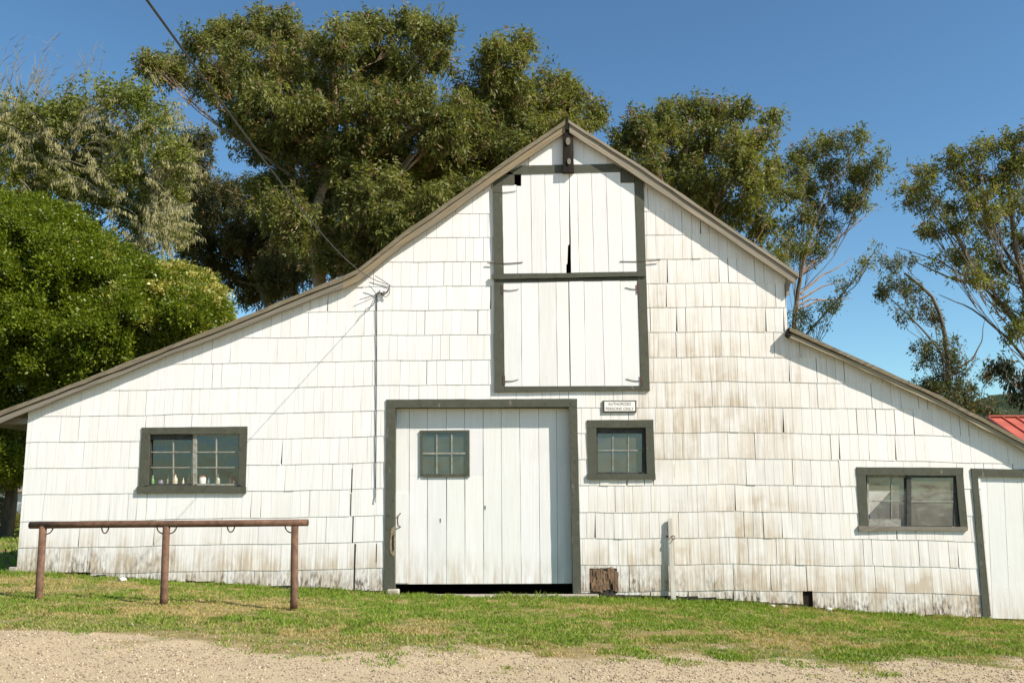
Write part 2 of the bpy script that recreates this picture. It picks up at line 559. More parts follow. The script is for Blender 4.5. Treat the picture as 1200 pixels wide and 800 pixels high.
def blades():
    n = 520000
    x = RNG.uniform(-11.5, 11.5, n); y = RNG.uniform(-8.2, 0.02, n)
    n2 = 26000
    x = np.concatenate([x, RNG.uniform(-24, -8.75, n2)]); y = np.concatenate([y, RNG.uniform(0, 24, n2)])
    g = grass_mask(x, y); d = dry(x, y)
    patch = N2.fbm(x * 1.3 + 50, y * 1.6, 3)
    fine = N1.fbm(x * 6.5 + 9, y * 6.5, 2)
    tuft = smooth(0.62, 0.70, N3.fbm(x * 1.7 + 31, y * 1.7, 3)) * smooth(-8.3, -6.2, y) * (y < 0)
    keep = RNG.random(len(x)) < np.clip(g ** 2.2 * (1 - 0.5 * d) * np.clip(0.3 + 1.3 * patch, 0, 1) * (0.35 + 1.3 * smooth(0.34, 0.6, fine)), 0, 1) + 0.55 * tuft * (g > 0.02)
    x, y, d, patch, g, fine, tuft = x[keep], y[keep], d[keep], patch[keep], g[keep], fine[keep], tuft[keep]
    d = np.clip(d - 0.7 * tuft, 0, 1); g = np.maximum(g, tuft)
    n = len(x)
    far = y > 0.05
    h = RNG.uniform(0.015, 0.05, n) * (0.35 + 1.3 * patch) * (1 - 0.4 * d) * (0.55 + 0.45 * g) * (0.55 + 0.9 * fine) * np.where(far, 2.2, 1)
    near = (y > -0.35) & ~far
    h = np.where(near, h * RNG.uniform(1, 1.9, n), h)
    wd = RNG.uniform(0.004, 0.009, n) * np.where(far, 2.5, 1)
    a = RNG.uniform(0, 2 * PI, n)
    lean = RNG.normal(0, 0.5, (n, 2)) * h[:, None]
    z = ground_z(x, y) - 0.004
    b = np.stack([x, y, z], -1)
    s = np.stack([np.cos(a) * wd, np.sin(a) * wd, np.zeros(n)], -1)
    mid = b + np.stack([lean[:, 0] * 0.35, lean[:, 1] * 0.35, h * 0.6], -1)
    tip = b + np.stack([lean[:, 0], lean[:, 1], h], -1)
    V = np.stack([b - s, b + s, mid + s * 0.7, tip, mid - s * 0.7], 1).reshape(-1, 3)
    k = np.arange(n) * 5
    Qb = np.stack([k, k + 1, k + 2, k + 3, k + 4], -1)
    gr = np.array([0.085, 0.175, 0.014]); gr2 = np.array([0.22, 0.31, 0.035]); st = np.array([0.44, 0.33, 0.15])
    t = RNG.random((n, 1)); dd = np.clip(d + RNG.normal(0, 0.26, n), 0, 1)[:, None]
    c = (gr * t + gr2 * (1 - t)) * (1 - dd) + st * dd
    c = np.repeat(np.concatenate([c, np.ones((n, 1))], 1), 5, 0)
    o = raw_mesh("grass", V, Qb, 5, M['blade'], None, c)
    tag(o, "short patchy green and straw lawn between barn and gravel", "grass", kind="stuff")


blades()


def pebbles():
    n = 260000
    x = RNG.uniform(-10.5, 10.5, n); y = RNG.uniform(-11.5, -4.2, n)
    g = grass_mask(x, y)
    keep = RNG.random(n) < (1 - g) * (0.35 + 0.9 * N1.fbm(x * 1.4, y * 2.5, 3)) + 0.012
    x, y = x[keep], y[keep]; n = len(x)
    s = 0.0035 + 0.012 * RNG.random(n) ** 3.5
    z = ground_z(x, y) + s * 0.15
    base = np.array([(1, 0, 0), (0, 1, 0), (-1, 0, 0), (0, -1, 0), (0, 0, 0.75), (0, 0, -0.75)], float)
    V = base[None] * (s[:, None, None] * RNG.uniform(0.6, 1.4, (n, 6, 1)))
    a = RNG.uniform(0, 2 * PI, n)
    ca, sa = np.cos(a)[:, None], np.sin(a)[:, None]
    V = np.stack([V[..., 0] * ca - V[..., 1] * sa, V[..., 0] * sa + V[..., 1] * ca, V[..., 2]], -1) + np.stack([x, y, z], -1)[:, None]
    f = np.array([(0, 1, 4), (1, 2, 4), (2, 3, 4), (3, 0, 4), (1, 0, 5), (2, 1, 5), (3, 2, 5), (0, 3, 5)])
    Qp = (np.arange(n)[:, None, None] * 6 + f[None]).reshape(-1, 3)
    t = RNG.random((n, 1)) ** 1.8
    c = np.array([0.20, 0.15, 0.10]) * (1 - t) + np.array([0.54, 0.45, 0.31]) * t
    c = np.repeat(np.concatenate([c, np.ones((n, 1))], 1), 6, 0)
    mm = Mat("pebble stone", 0.9, 0.15); mm.base(mm.attr().outputs["Color"])
    o = raw_mesh("pebbles", V.reshape(-1, 3), Qp, 3, mm.m, None, c)
    tag(o, "loose tan pebbles scattered over the gravel drive", "gravel", kind="stuff")


pebbles()

# ------------------------------------------------------------------ far hill
hx = np.linspace(-350, 420, 220); hy = np.linspace(230, 420, 60)
HX, HY = np.meshgrid(hx, hy)
HZ = (np.interp(HX, [-350, -60, 20, 120, 160, 240, 420], [10, 9, 14, 27, 34, 46, 40])) * smooth(230, 310, HY) * (0.8 + 0.2 * smooth(420, 320, HY))
HZ = HZ + (N1.fbm(HX * 0.12, HY * 0.12, 3) - 0.5) * 5 * smooth(235, 270, HY) + (N2(HX * 0.33, HY * 0.33)) * 2.5 * smooth(235, 260, HY) - 1
ii = np.arange(HX.size).reshape(HX.shape)
Qh = np.stack([ii[:-1, :-1], ii[:-1, 1:], ii[1:, 1:], ii[1:, :-1]], -1).reshape(-1, 4)
mh = Mat("wooded hillside", 0.95, 0.05)
hn = mh.noise(mh.coords((0.35, 0.35, 0.35)), 1.0, 5, 0.65)
mh.base(mh.mix(mh.ramp(hn, 0.35, 0.65), (0.02, 0.03, 0.015), (0.06, 0.075, 0.04)))
mh.bump(hn, 0.9, 2.0)
tag(raw_mesh("hill", np.stack([HX, HY, HZ], -1).reshape(-1, 3), Qh, 4, mh.m, None, None, True), kind="structure")

# ------------------------------------------------------------------ barn: roof profile
YF = -0.15                                     # front of the fascia boards
TOP_L = [(-25, 492), (0, 482), (100, 444), (200, 404.5), (280, 373.5), (380, 332.5), (402, 324), (420, 315), (475, 271.5), (507, 250), (600, 183.5), (664.5, 139.5)]
TOP_R = [(664.5, 139.5), (754, 197), (850, 262.5), (936, 321)]
TOP_S = [(925, 384), (1000, 417), (1100, 463), (1200, 516), (1290, 564)]


def wline(px, dy=0.0):
    q = [P(x, y + dy, YF) for x, y in px]
    return [(p.x, p.z) for p in q]


slabL, slabR, slabS = wline(TOP_L, 5), wline(TOP_R, 4), wline(TOP_S, 4)
XSTEP = P(921.5, 360).x
ridge_x = slabL[-1][0]


def roof_under(x):
    if x <= ridge_x:
        return float(np.interp(x, *zip(*slabL)))
    if x <= XSTEP:
        return float(np.interp(x, *zip(*slabR)))
    return float(np.interp(x, *zip(*slabS)))


XL0, XL1 = P(33, 490), P(19.5, 671)
XR = 11.3
BACK = 12.0


def xleft(z):
    return XL1.x + (XL0.x - XL1.x) * (z - XL1.z) / (XL0.z - XL1.z)


barn = empty("barn", (0, 0, 0), "large white shingled barn with grey green trim, hayloft doors and lean-to roofs", "barn")
YB = -0.0

# openings (world rectangles, middle of the trim)
OPEN = {}


def opening(k, x0, y0, x1, y1):
    a, b = P(x0, y0), P(x1, y1)
    OPEN[k] = (a.x, b.z, b.x, a.z)             # x0 z0 x1 z1


opening('winL', 171, 505, 284, 572)
opening('winM', 694, 497, 762, 557)
opening('winR', 1011, 552, 1128, 617)
opening('door', 458, 473, 675, 720)
opening('doorR', 1148, 553, 1262, 730)
opening('loft', 583, 201, 752, 455)
opening('vent', 940.5, 692, 953, 712)
opening('gapL', 79, 670, 106, 676)
for ck, (xx, ya, yb) in enumerate(((412.2, 549, 577), (411.0, 578, 604), (413.4, 605, 636), (415.5, 637, 690), (441.0, 637, 659), (838, 405, 419), (846, 404, 419), (857, 389, 419), (883.5, 449, 476), (790, 544, 560), (852, 602, 626), (808, 645, 660), (959, 668, 690))):
    opening('crack%d' % ck, xx - 0.35, ya, xx + 0.45, yb)
opening('rot', 690.5, 665.5, 723.5, 695)


def subtract(rects, o):
    out = []
    for (x0, z0, x1, z1) in rects:
        a, b, c, d = max(x0, o[0]), max(z0, o[1]), min(x1, o[2]), min(z1, o[3])
        if a >= c or b >= d:
            out.append((x0, z0, x1, z1)); continue
        if x0 < a - 1e-4: out.append((x0, z0, a, z1))
        if c < x1 - 1e-4: out.append((c, z0, x1, z1))
        if z0 < b - 1e-4: out.append((a, z0, c, b))
        if d < z1 - 1e-4: out.append((a, d, c, z1))
    return out


BASE = [(19, 669.5), (60, 670.5), (100, 673), (200, 679), (300, 686), (400, 689), (450, 691.5), (690, 694.5), (760, 696), (860, 702), (930, 706.5), (960, 711.5), (1050, 719), (1140, 723), (1200, 726)]
BX = [P(x, y).x for x, y in BASE]; BZ = [P(x, y).z for x, y in BASE]


def base_z(x):
    return float(np.interp(x, BX, BZ))


# sheathing behind the shingles
mb = MB()
edges = set(np.round(np.arange(-8.2, XR, 0.3), 4).tolist())
for o in OPEN.values():
    edges |= {o[0], o[2]}
edges |= {XSTEP, ridge_x, XR} | {p[0] for p in slabL + slabR + slabS if -8.2 < p[0] < XR}
edges = sorted(edges)
for a, b in zip(edges[:-1], edges[1:]):
    e = 1e-4
    za, zb = roof_under(a + e) - 0.01, roof_under(b - e) - 0.01
    top = max(za, zb) + 0.5
    for (x0, z0, x1, z1) in [r for r in [(a, base_z((a + b) / 2) - 0.05, b, top)] for r in (lambda rs: rs)([r])]:
        rs = [(x0, z0, x1, z1)]
        for ok_, o in OPEN.items():
            if ok_.startswith('crack') or ok_ == 'rot':
                continue
            rs = subtract(rs, o)
        for (p, q, r, s) in rs:
            t0, t1 = (za, zb) if s == top else (s, s)
            if min(t0, t1) <= q:
                continue
            mb.add([(p, YB, q), (r, YB, q), (r, YB, t1), (p, YB, t0)], [(0, 1, 2, 3)])
            mb.add([(p, 0.10, q), (r, 0.10, q), (r, 0.10, t1), (p, 0.10, t0)], [(3, 2, 1, 0)])
# corner strip up to the leaning left edge
zt = roof_under(-8.2)
mb.add([(xleft(0.1), YB, 0.12), (-8.2, YB, 0.12), (-8.2, YB, zt), (xleft(zt), YB, roof_under(xleft(zt)) - 0.01)], [(0, 1, 2, 3)])
mb.build("sheathing", M['dark'], barn)

# shingles
COURSE = [692.5, 661.5, 630.5, 600, 568.5, 538, 507.5, 477.5, 448, 419, 389.5, 360.5, 332.5, 304, 275.7, 248, 220, 192, 164, 137]
CZ = [P(700, y).z for y in COURSE]
DX = [P(x, 600).x for x in (20, 100, 250, 430, 700, 860, 960, 1140, 1200, 1300)]
DZ = [-d / 67.0 for d in (11, 9.5, 7, 4, 0, -1, 0, 3.5, 5, 8)]


def dome(x):
    return float(np.interp(x, DX, DZ)) + 0.006 * math.sin(x * 2.1) + 0.004 * math.sin(x * 5.3 + 1)


SV, SF, SC, ST = [], [], [], []


def shingle(x0, z0, x1, z1, zb, zt, proud, tint, stain_top, stain_bot, grime, xc=0.0, wedge=0.0):
    def fy(z):
        t = (z - zb) / (zt - zb)
        return -(proud * (1 - t) + 0.004 * t)
    n = len(SV)
    sh0, sh1 = dome(x0) - dome(xc), dome(x1) - dome(xc)
    tops = [min(z1 + sh0, roof_under(x0 + 1e-3) - 0.012), min(z1 + sh1, roof_under(x1 - 1e-3) - 0.012)]
    if max(tops) <= z0 + 0.005:
        return
    tops = [max(t, z0 + 0.002) for t in tops]
    xa, xb = x0, x1
    bot = z0
    lo = []
    for x, z in ((xa, bot + sh0), (xb, bot + sh1)):
        x = max(x, xleft(z)); lo.append((x, fy(z), z))
    hi = []
    for x, z in ((xb, tops[1]), (xa, tops[0])):
        x = max(x, xleft(z)); hi.append((x, fy(z), z))
    if wedge and lo[1][0] - lo[0][0] > 0.08:
        lo[1] = (lo[1][0] - wedge, lo[1][1], lo[1][2])
    if lo[1][0] - lo[0][0] < 0.004:
        return
    fr = lo + hi
    bk = [(p[0], 0.002, p[2]) for p in fr]
    SV.extend(fr + bk)
    SF.extend([(n, n + 1, n + 2, n + 3), (n, n + 4, n + 5, n + 1), (n + 1, n + 5, n + 6, n + 2), (n + 3, n + 7, n + 4, n)])
    f0 = (z0 - zb) / (zt - zb); f1 = (z1 - zb) / (zt - zb)
    sb = stain_bot * (1 - f0) + stain_top * f0; st = stain_bot * (1 - f1) + stain_top * f1
    for k in range(2):
        for v, s in ((0, sb), (1, sb), (2, st), (3, st)):
            SC.append((0.5 * s, s, grime * (1 if v < 2 else 0.25), 1)); ST.append((*tint, 1))


def stain_at(x, z):
    h = z - base_z(x)
    n = float(N1.fbm(x * 0.9 + 3, z * 1.1, 3))
    s = max(0.0, 1 - h / 0.75) ** 1.0 * (1.3 if x > 1.3 else 1.15)
    if x > 1.3:
        s += max(0.0, 1 - h / 1.9) * 0.45
    mid = math.exp(-((x - 3.6) / 1.5) ** 2) * max(0, 1 - abs(z - 2.2) / 2.6)
    s += mid * 1.25 * (n - 0.1)
    if x > 2.0 and z > 3:
        s += 0.3 * n
    s += 0.12 * n
    return min(1.0, max(0.0, s * (0.55 + n)))


zlow = min(BZ) - 0.02
CZ2 = [CZ[0] - (CZ[1] - CZ[0])] + CZ + [CZ[-1] + 0.5]
shr = random.Random(5)
for ci in range(len(CZ2) - 1):
    x = -9.2
    while x < XR:
        left_zone = x < -2.2
        wdt = shr.choice([0.15, 0.155, 0.16, 0.165, 0.17, 0.165, 0.16, 0.155, 0.165, 0.30]) if not left_zone else shr.choice([0.16, 0.165, 0.17, 0.16, 0.165, 0.17, 0.16, 0.33])
        wdt *= shr.uniform(0.94, 1.06)
        r = shr.random()
        gap = shr.uniform(0.002, 0.004) if r < 0.30 else (shr.uniform(0.004, 0.007) if r < 0.88 else shr.uniform(0.009, 0.016))
        gap *= 0.55 if left_zone else 0.8
        xc = x + wdt / 2
        zb0, zt0 = CZ2[ci] + dome(xc) + shr.uniform(-0.0012, 0.0012), CZ2[ci + 1] + dome(xc) + 0.012
        x0, x1 = x, x + wdt - gap
        x += wdt
        bz = base_z(xc)
        if zt0 < bz + 0.03:
            continue
        z0 = max(zb0, bz + shr.uniform(-0.02, 0.016))
        rects = [(x0, z0, x1, zt0)]
        if x0 < XSTEP < x1:
            rects = [(x0, z0, XSTEP, zt0), (XSTEP + 0.002, z0, x1, zt0)]
        for o in OPEN.values():
            rects = subtract(rects, o)
        t = shr.gauss(0.975, 0.018)
        t = max(0.86, min(1.0, t))
        warm = shr.uniform(0, 0.03)
        if x > 1.3:
            reg = math.exp(-((xc - 3.4) / 2.0) ** 2) * float(smooth(6.2, 3.4, zb0))
            warm += 0.02 + 0.05 * reg * shr.random() ** 1.3
            t -= 0.04 * reg * shr.random()
        tint = (t, t * (1 - warm * 0.5), t * (1 - warm * 1.3))
        pr = 0.011 + shr.uniform(-0.001, 0.002) + (0.008 if shr.random() < 0.02 else 0)
        sk = shr.uniform(0.55, 1.35)
        for rc in rects:
            shingle(*rc, zb0, zt0, pr, tint, stain_at(xc, zt0) * sk * 0.6, stain_at(xc, zb0) * sk * 1.25, max(0, 1 - (z0 - bz) / 0.24) * 1.6 * shr.uniform(0.3, 1.0), xc, shr.uniform(0.008, 0.024) if shr.random() < (0.05 if xc > 0 else 0.02) else 0.0)
me = bpy.data.meshes.new("shingle_wall")
me.from_pydata(SV, [], SF)
for nm, arr in (("col", SC), ("tint", ST)):
    a = me.color_attributes.new(nm, 'FLOAT_COLOR', 'POINT')
    a.data.foreach_set("color", np.array(arr, np.float32).ravel())
me.update()
link("shingle_wall", me, M['shingle'], barn)

# side, back walls and floor
mside = m_simple("white side wall paint", (0.62, 0.60, 0.55), (0.78, 0.77, 0.73), 4, 0.7)
mb = MB()
xlb = XL1.x
for k in range(7):
    z0 = 0.10 + k * 0.45
    z1 = min(z0 + 0.455, roof_under(xlb + 0.2) - 0.1)
    if z1 > z0:
        o0 = (z0 - XL1.z) / (XL0.z - XL1.z) * (XL0.x - XL1.x)
        mb.add([(xlb + o0 - 0.012, 0.003, z0), (xlb + o0 + 0.02, 0.003, z1), (xlb + o0 + 0.02, BACK, z1), (xlb + o0 - 0.012, BACK, z0),
                (xlb + o0 + 0.10, 0.003, z0), (xlb + o0 + 0.12, 0.003, z1), (xlb + o0 + 0.12, BACK, z1), (xlb + o0 + 0.1, BACK, z0)],
               [(0, 1, 2, 3), (7, 6, 5, 4), (0, 4, 5, 1), (3, 2, 6, 7), (0, 3, 7, 4), (1, 5, 6, 2)])
mb.build("side_wall", mside, barn)
mb = MB(); mb.box((XR, 0.003, -1.0), (XR + 0.12, BACK, roof_under(XR) - 0.03)); mb.build("side_wall", mside, barn)
mb = MB()
prof = [(xlb - 0.02, -0.8)] + [(xleft(2.6), roof_under(xleft(2.6)) - 0.02)] + [(p[0], p[1] - 0.02) for p in slabL if p[0] > xlb + 0.2] + [(p[0], p[1] - 0.02) for p in slabR[1:] if p[0] < XSTEP - 0.1] + [(XSTEP - 0.01, roof_under(XSTEP - 0.01) - 0.02), (XSTEP - 0.01, roof_under(XSTEP + 0.05) - 0.02)] + [(p[0], p[1] - 0.02) for p in slabS if XSTEP < p[0] < XR] + [(XR + 0.12, roof_under(XR + 0.12) - 0.02), (XR + 0.12, -0.8)]
mb.prism(prof, BACK + 0.002, BACK + 0.14); mb.build("back_wall", mside, barn)
mb = MB(); mb.box((XSTEP - 0.1, 0.102, roof_under(XSTEP + 0.01) - 0.3), (XSTEP - 0.002, BACK, roof_under(XSTEP - 0.01) - 0.02)); mb.build("clerestory_wall", mside, barn)
mb = MB(); mb.box((xlb + 0.2, 0.16, -0.72), (XR - 0.02, BACK - 0.2, -0.70)); mb.build("floor", M['earth'], barn)


# roof slabs (extruded back) and fascia boards
def strip(px, d0, d1, yf, yb, mat, name, rough=0.009, cut0=None, cut1=None):
    up, lo = [], []
    for i in range(len(px) - 1):
        (xa, ya), (xb, yb_) = px[i], px[i + 1]
        n = max(1, int((xb - xa) / 16))
        for k in range(n + (i == len(px) - 2)):
            t = k / n
            x, y = xa + (xb - xa) * t, ya + (yb_ - ya) * t
            e0 = d0(x) if callable(d0) else d0
            e1 = d1(x) if callable(d1) else d1
            a, b = P(x, y + e0, YF), P(x, y + e1, YF)
            up.append((a.x, a.z + random.uniform(-rough, rough))); lo.append((b.x, b.z + random.uniform(-rough, rough)))
    m = MB()
    n = len(up)
    vs = [(x, yf, z) for x, z in up] + [(x, yf, z) for x, z in lo] + [(x, yb, z) for x, z in up] + [(x, yb, z) for x, z in lo]
    fs = []
    for i in range(n - 1):
        fs += [(n + i, n + i + 1, i + 1, i), (2 * n + i, 2 * n + i + 1, 3 * n + i + 1, 3 * n + i),
               (i, i + 1, 2 * n + i + 1, 2 * n + i), (n + i + 1, n + i, 3 * n + i, 3 * n + i + 1)]
    fs += [(0, 2 * n, 3 * n, n), (n - 1, 2 * n - 1, 4 * n - 1, 3 * n - 1)]
    m.add(vs, fs)
    return m.build(name, mat, barn)


LL = [p for p in TOP_L if p[0] <= 405]
LU = [(402, 324)] + [p for p in TOP_L if p[0] > 405]
r = strip(LL, 0, 5, YF - 0.025, BACK + 0.3, M['roof'], "roof")
tag(r, "lower left roof slope with frayed shingle edge")
r = strip(LU[:-1] + [(663, 140.5)], 0, 5.5, YF - 0.028, BACK + 0.3, M['roof'], "roof")
tag(r, "steep upper left roof slope")
r = strip([(666, 140.5)] + TOP_R[1:], 0, 4, YF - 0.022, BACK + 0.3, M['fasR'], "roof")
tag(r, "upper right roof slope")
r = strip(TOP_S, 0, lambda x: 4.5, YF - 0.03, BACK + 0.3, M['roof'], "roof")
tag(r, "lean-to roof slope on the right")
tl = lambda x: float(np.interp(x, [0, 100, 200, 280, 380, 405], [13.5, 11.5, 10.5, 12, 12.5, 13.5]))
strip([(-22, 490.8)] + LL[1:], 6.3, tl, YF, YF + 0.04, M['fasL'], "fascia_board")
strip(LU[:-1] + [(662.5, 140.8)], 5.6, 14.2, YF, YF + 0.04, M['fasU'], "fascia_board")
strip([(667.3, 141.2)] + TOP_R[1:-1] + [(932, 318.3)], 4.1, 14.4, YF, YF + 0.04, M['fasR'], "fascia_board")
strip(TOP_S, lambda x: 6.6 if x < 1012 else 5.4, 11.0, YF, YF + 0.04, M['fasS'], "fascia_board")
mb = MB()
for px in (0, 12, 24):
    a = P(px, np.interp(px, [0, 24], [489, 480]) + 6, 0.3)
mb.box((P(-18, 500, 0.1).x, 0.02, P(0, 497, 0.1).z), (xlb + 0.1, 0.10, P(0, 490, 0.1).z))
mb.build("eave_soffit", M['fasL'], barn)
mb = MB(); mb.pxprism([(921, 330), (926, 333), (925, 345), (921.5, 347)], -0.06, 0.10); mb.build("corner_bracket", M['fasR'], barn)
mb = MB(); mb.pxprism([(925, 384), (928, 386), (926.5, 395), (922.5, 392)], -0.165, -0.005, 0.003, 0.05); mb.build("roof_end_block", M['old'], barn)

# ------------------------------------------------------------------ gable top boards, hayloft
mb = MB()
gxs = [620, 634, 647, 659, 672, 684, 697, 712]
for a, b in zip(gxs[:-1], gxs[1:]):
    def rb(x):
        y = np.interp(x, [620, 664.5, 712], [170.5, 139.5, 170]) + 5.5
        return y
    mb.pxprism([(a, 197), (b - 0.12, 197), (b - 0.12, rb(b)), (a, rb(a))], -0.022, -0.003, c=(0.97, 0.97, 0.97, 1))
mb.build("gable_boards", M['board'], barn, col=True)

mb = MB()
mb.pxprism([(577.5, 206), (588.2, 200), (590.5, 325), (579, 325)], -0.045, -0.003, 0.003)
mb.pxprism([(579, 325.5), (590, 325.5), (591.4, 459.5), (579.5, 459.5)], -0.045, -0.003, 0.003)
mb.pxprism([(743.4, 203), (754.2, 209), (757.2, 321), (747.2, 321)], -0.045, -0.003, 0.003)
mb.pxprism([(747.2, 321.5), (757.3, 321.5), (761.6, 457.6), (751.2, 457.6)], -0.045, -0.003, 0.003)
mb.pxprism([(611, 194.2), (719, 192), (727.5, 196.5), (727.5, 201.2), (727.5, 201.2), (602, 204.5), (598, 201)], -0.046, -0.003, 0.003)
mb.pxprism([(588.4, 204), (602.9, 204.7), (602.9, 216.2), (588.6, 216.5)], -0.044, -0.003, 0.003)
mb.pxprism([(727.7, 197), (743.2, 205), (743.2, 214.0), (727.7, 214.0)], -0.044, -0.003, 0.003)
mb.pxprism([(591.5, 452.9), (751, 452.2), (751, 457.4), (591.5, 459.2)], -0.047, -0.003, 0.003)
mb.pxprism([(590.2, 327.9), (747.2, 325), (747.2, 328.6), (589.8, 331)], -0.040, -0.003, 0.002)
mb.build("hayloft_frame", M['trim'], barn)
mb = MB()
mb.pxprism([(576.5, 321.5), (757.2, 318.3), (757.2, 323.5), (577, 327)], -0.075, -0.047, 0.003)
mb.build("hayloft_rail", M['trim'], barn)


def tinted():
    t = random.uniform(0.93, 1.0)
    return (t, t * random.uniform(0.985, 1.0), t * random.uniform(0.96, 0.995), 1)


def boards(name, quads, yf, yb, mat, rough=0.002):
    m = MB()
    for q in quads:
        m.pxprism(q, yf + random.uniform(-0.002, 0.002), yb, rough, 0.3, c=tinted())
    return m.build(name, mat, barn, col=True)


def seams(top, bot, ty, by, gap=0.18):
    out = []
    for i in range(len(top) - 1):
        a, b, c, d = top[i] + gap, top[i + 1] - gap, bot[i + 1] - gap, bot[i] + gap
        f0 = i / (len(top) - 1); f1 = (i + 1) / (len(top) - 1)
        out.append([(a, ty[0] + (ty[1] - ty[0]) * f0), (b, ty[0] + (ty[1] - ty[0]) * f1), (c, by[0] + (by[1] - by[0]) * f1), (d, by[0] + (by[1] - by[0]) * f0)])
    return out


ql = seams([588.2, 605.4, 622, 638.4, 655, 667], [590, 606.6, 623.4, 640.4, 657.6, 668.4], (204, 203), (320.6, 319.8))
ql[0][0] = (ql[0][0][0], 216.6); ql[0][1] = (ql[0][1][0], 216.8)
ql[1] = [(605.6, 218), (610.8, 218), (610.8, 204), ql[1][1], ql[1][2], ql[1][3]]
ql[4] = [ql[4][0], ql[4][1], (667.2, 286), (665.6, 288), (664.8, 309), (663.6, 310), (663.6, 320), ql[4][3]]
loftdoors = [boards("hayloft_door", ql, -0.034, -0.012, M['board'])]
tag(loftdoors[0], "upper left hayloft door with a dark notch at its top corner")
qr = seams([667.3, 676.3, 693, 710, 727, 743.4], [669.2, 679, 696.4, 713.6, 730.4, 747.2], (202.6, 201.6), (319.6, 318.2))
qr[4][0] = (qr[4][0][0], 214.5); qr[4][1] = (qr[4][1][0], 214.4)
loftdoors.append(boards("hayloft_door", qr, -0.036, -0.012, M['board']))
ql2 = seams([589.9, 610.7, 631, 651.5, 666.2], [591.4, 611.6, 632.4, 653.4, 668], (331.2, 329.6), (452.6, 452.2))
loftdoors.append(boards("hayloft_door", ql2, -0.034, -0.012, M['board']))
qr2 = seams([666.8, 684.3, 705.3, 726.7, 747], [668.7, 686.6, 708.7, 729.3, 751], (329.6, 328.8), (452.2, 451.9))
loftdoors.append(boards("hayloft_door", qr2, -0.037, -0.012, M['board']))


def hinge(par, x0, y0, x1, y1, w=0.006):
    m = MB()
    pts = []
    for k in range(7):
        t = k / 6
        pts.append(P(x0 + (x1 - x0) * t, y0 + (y1 - y0) * t + 1.0 * math.sin(t * PI), -0.049))
    for a, b in zip(pts[:-1], pts[1:]):
        i = pts.index(a)
        ww = w * (1 - 0.6 * i / 6)
        m.add([(a.x, -0.049, a.z - ww), (b.x, -0.049, b.z - ww), (b.x, -0.049, b.z + ww), (a.x, -0.049, a.z + ww),
               (a.x, -0.036, a.z - ww), (b.x, -0.036, b.z - ww), (b.x, -0.036, b.z + ww), (a.x, -0.036, a.z + ww)],
              [(0, 1, 2, 3), (0, 4, 5, 1), (3, 2, 6, 7)])
    o = m.build("hinge", M['iron'], par)
    return o


hinge(loftdoors[0], 571, 308, 613, 307, 0.007)
hinge(loftdoors[1], 774, 304.5, 727, 306, 0.007)
hinge(loftdoors[0], 578, 225, 605, 223.5, 0.003)
for d, pts in ((2, [((589, 339.5), (608, 338.5)), ((591, 446), (608, 444))]), (3, [((748, 338.5), (733, 336.5)), ((752, 446), (734, 443.5))])):
    for (a, b) in pts:
        hinge(loftdoors[d], a[0], a[1], b[0], b[1], 0.0035)
        m = MB(); m.pxprism([(a[0] - 2, a[1] - 6), (a[0] + 0.8, a[1] - 6), (a[0] + 1.2, a[1] + 5), (a[0] - 1.6, a[1] + 5)], -0.051, -0.046, 0.002, 0.05)
        m.build("hinge_plate", M['iron'], loftdoors[d])

# ridge beam with pulley block
mb = MB()
mb.pxprism([(660, 153), (671.2, 153), (672.8, 202), (659.6, 202)], -0.13, -0.047, 0.004, 0.1)
beam = mb.build("ridge_beam", M['old'], barn)
mb = MB()
mb.pxprism([(663.6, 136.5), (665.6, 136.5), (666.4, 152), (663.3, 152)], -0.19, -0.10, 0.002, 0.05)
mb.build("ridge_spike", M['old'], beam)
for (x, y, r) in ((665.6, 166, 0.055), (666.8, 189.5, 0.045)):
    c = P(x, y, -0.13)
    mb = MB()
    mb.prism([(r * math.cos(2 * PI * k / 12) * 0.75 + c.x, c.z + r * math.sin(2 * PI * k / 12) * 1.3) for k in range(12)], -0.15, -0.13)
    mb.build("pulley_block", M['fasL'], beam)

# ------------------------------------------------------------------ sliding door
def frame4(m, o, i, yf, yb, rough=0.003, bottom=True):
    """o, i: outer and inner corners TL TR BR BL in pixels"""
    m.pxprism([o[0], o[1], (o[1][0], i[1][1]), (o[0][0], i[0][1])], yf, yb, rough)
    m.pxprism([(o[0][0] + (o[3][0] - o[0][0]) * 0.05, i[0][1] + 0.05), (i[0][0], i[0][1] + 0.05), i[3], o[3]], yf + 0.002, yb, rough)
    m.pxprism([(i[1][0], i[1][1] + 0.05), (o[1][0], i[1][1] + 0.05), o[2], i[2]], yf + 0.002, yb, rough)
    if bottom:
        m.pxprism([i[3], i[2], (i[2][0], o[2][1]), (i[3][0], o[3][1])], yf + 0.004, yb, rough)


mb = MB()
frame4(mb, [(452.6, 468), (676.4, 467), (681.2, 695.8), (450.2, 690.5)], [(463.4, 477.4), (666.8, 476.6), (671.8, 695.8), (462.4, 690.5)], -0.03, -0.003, 0.004, bottom=False)
dframe = mb.build("door_frame", M['trim'], barn)
mb = MB()
za = P(463, 477.6).z
for x, x2 in ((463.2, -1), (667.6, 1)):
    a = P(x, 480)
    b = P(462.4 if x2 < 0 else 671.6, 690)
    mb.add([(a.x, -0.003, za), (b.x, -0.003, b.z - 0.1), (b.x, 0.22, b.z - 0.1), (a.x, 0.22, za), (a.x + 0.06 * x2, -0.003, za), (b.x + 0.06 * x2, -0.003, b.z - 0.1), (b.x + 0.06 * x2, 0.22, b.z - 0.1), (a.x + 0.06 * x2, 0.22, za)],
           [(0, 1, 2, 3), (7, 6, 5, 4), (0, 4, 5, 1), (3, 2, 6, 7)])
mb.box((P(463, 480).x - 0.06, -0.003, za), (P(668, 480).x + 0.06, 0.22, za + 0.08))
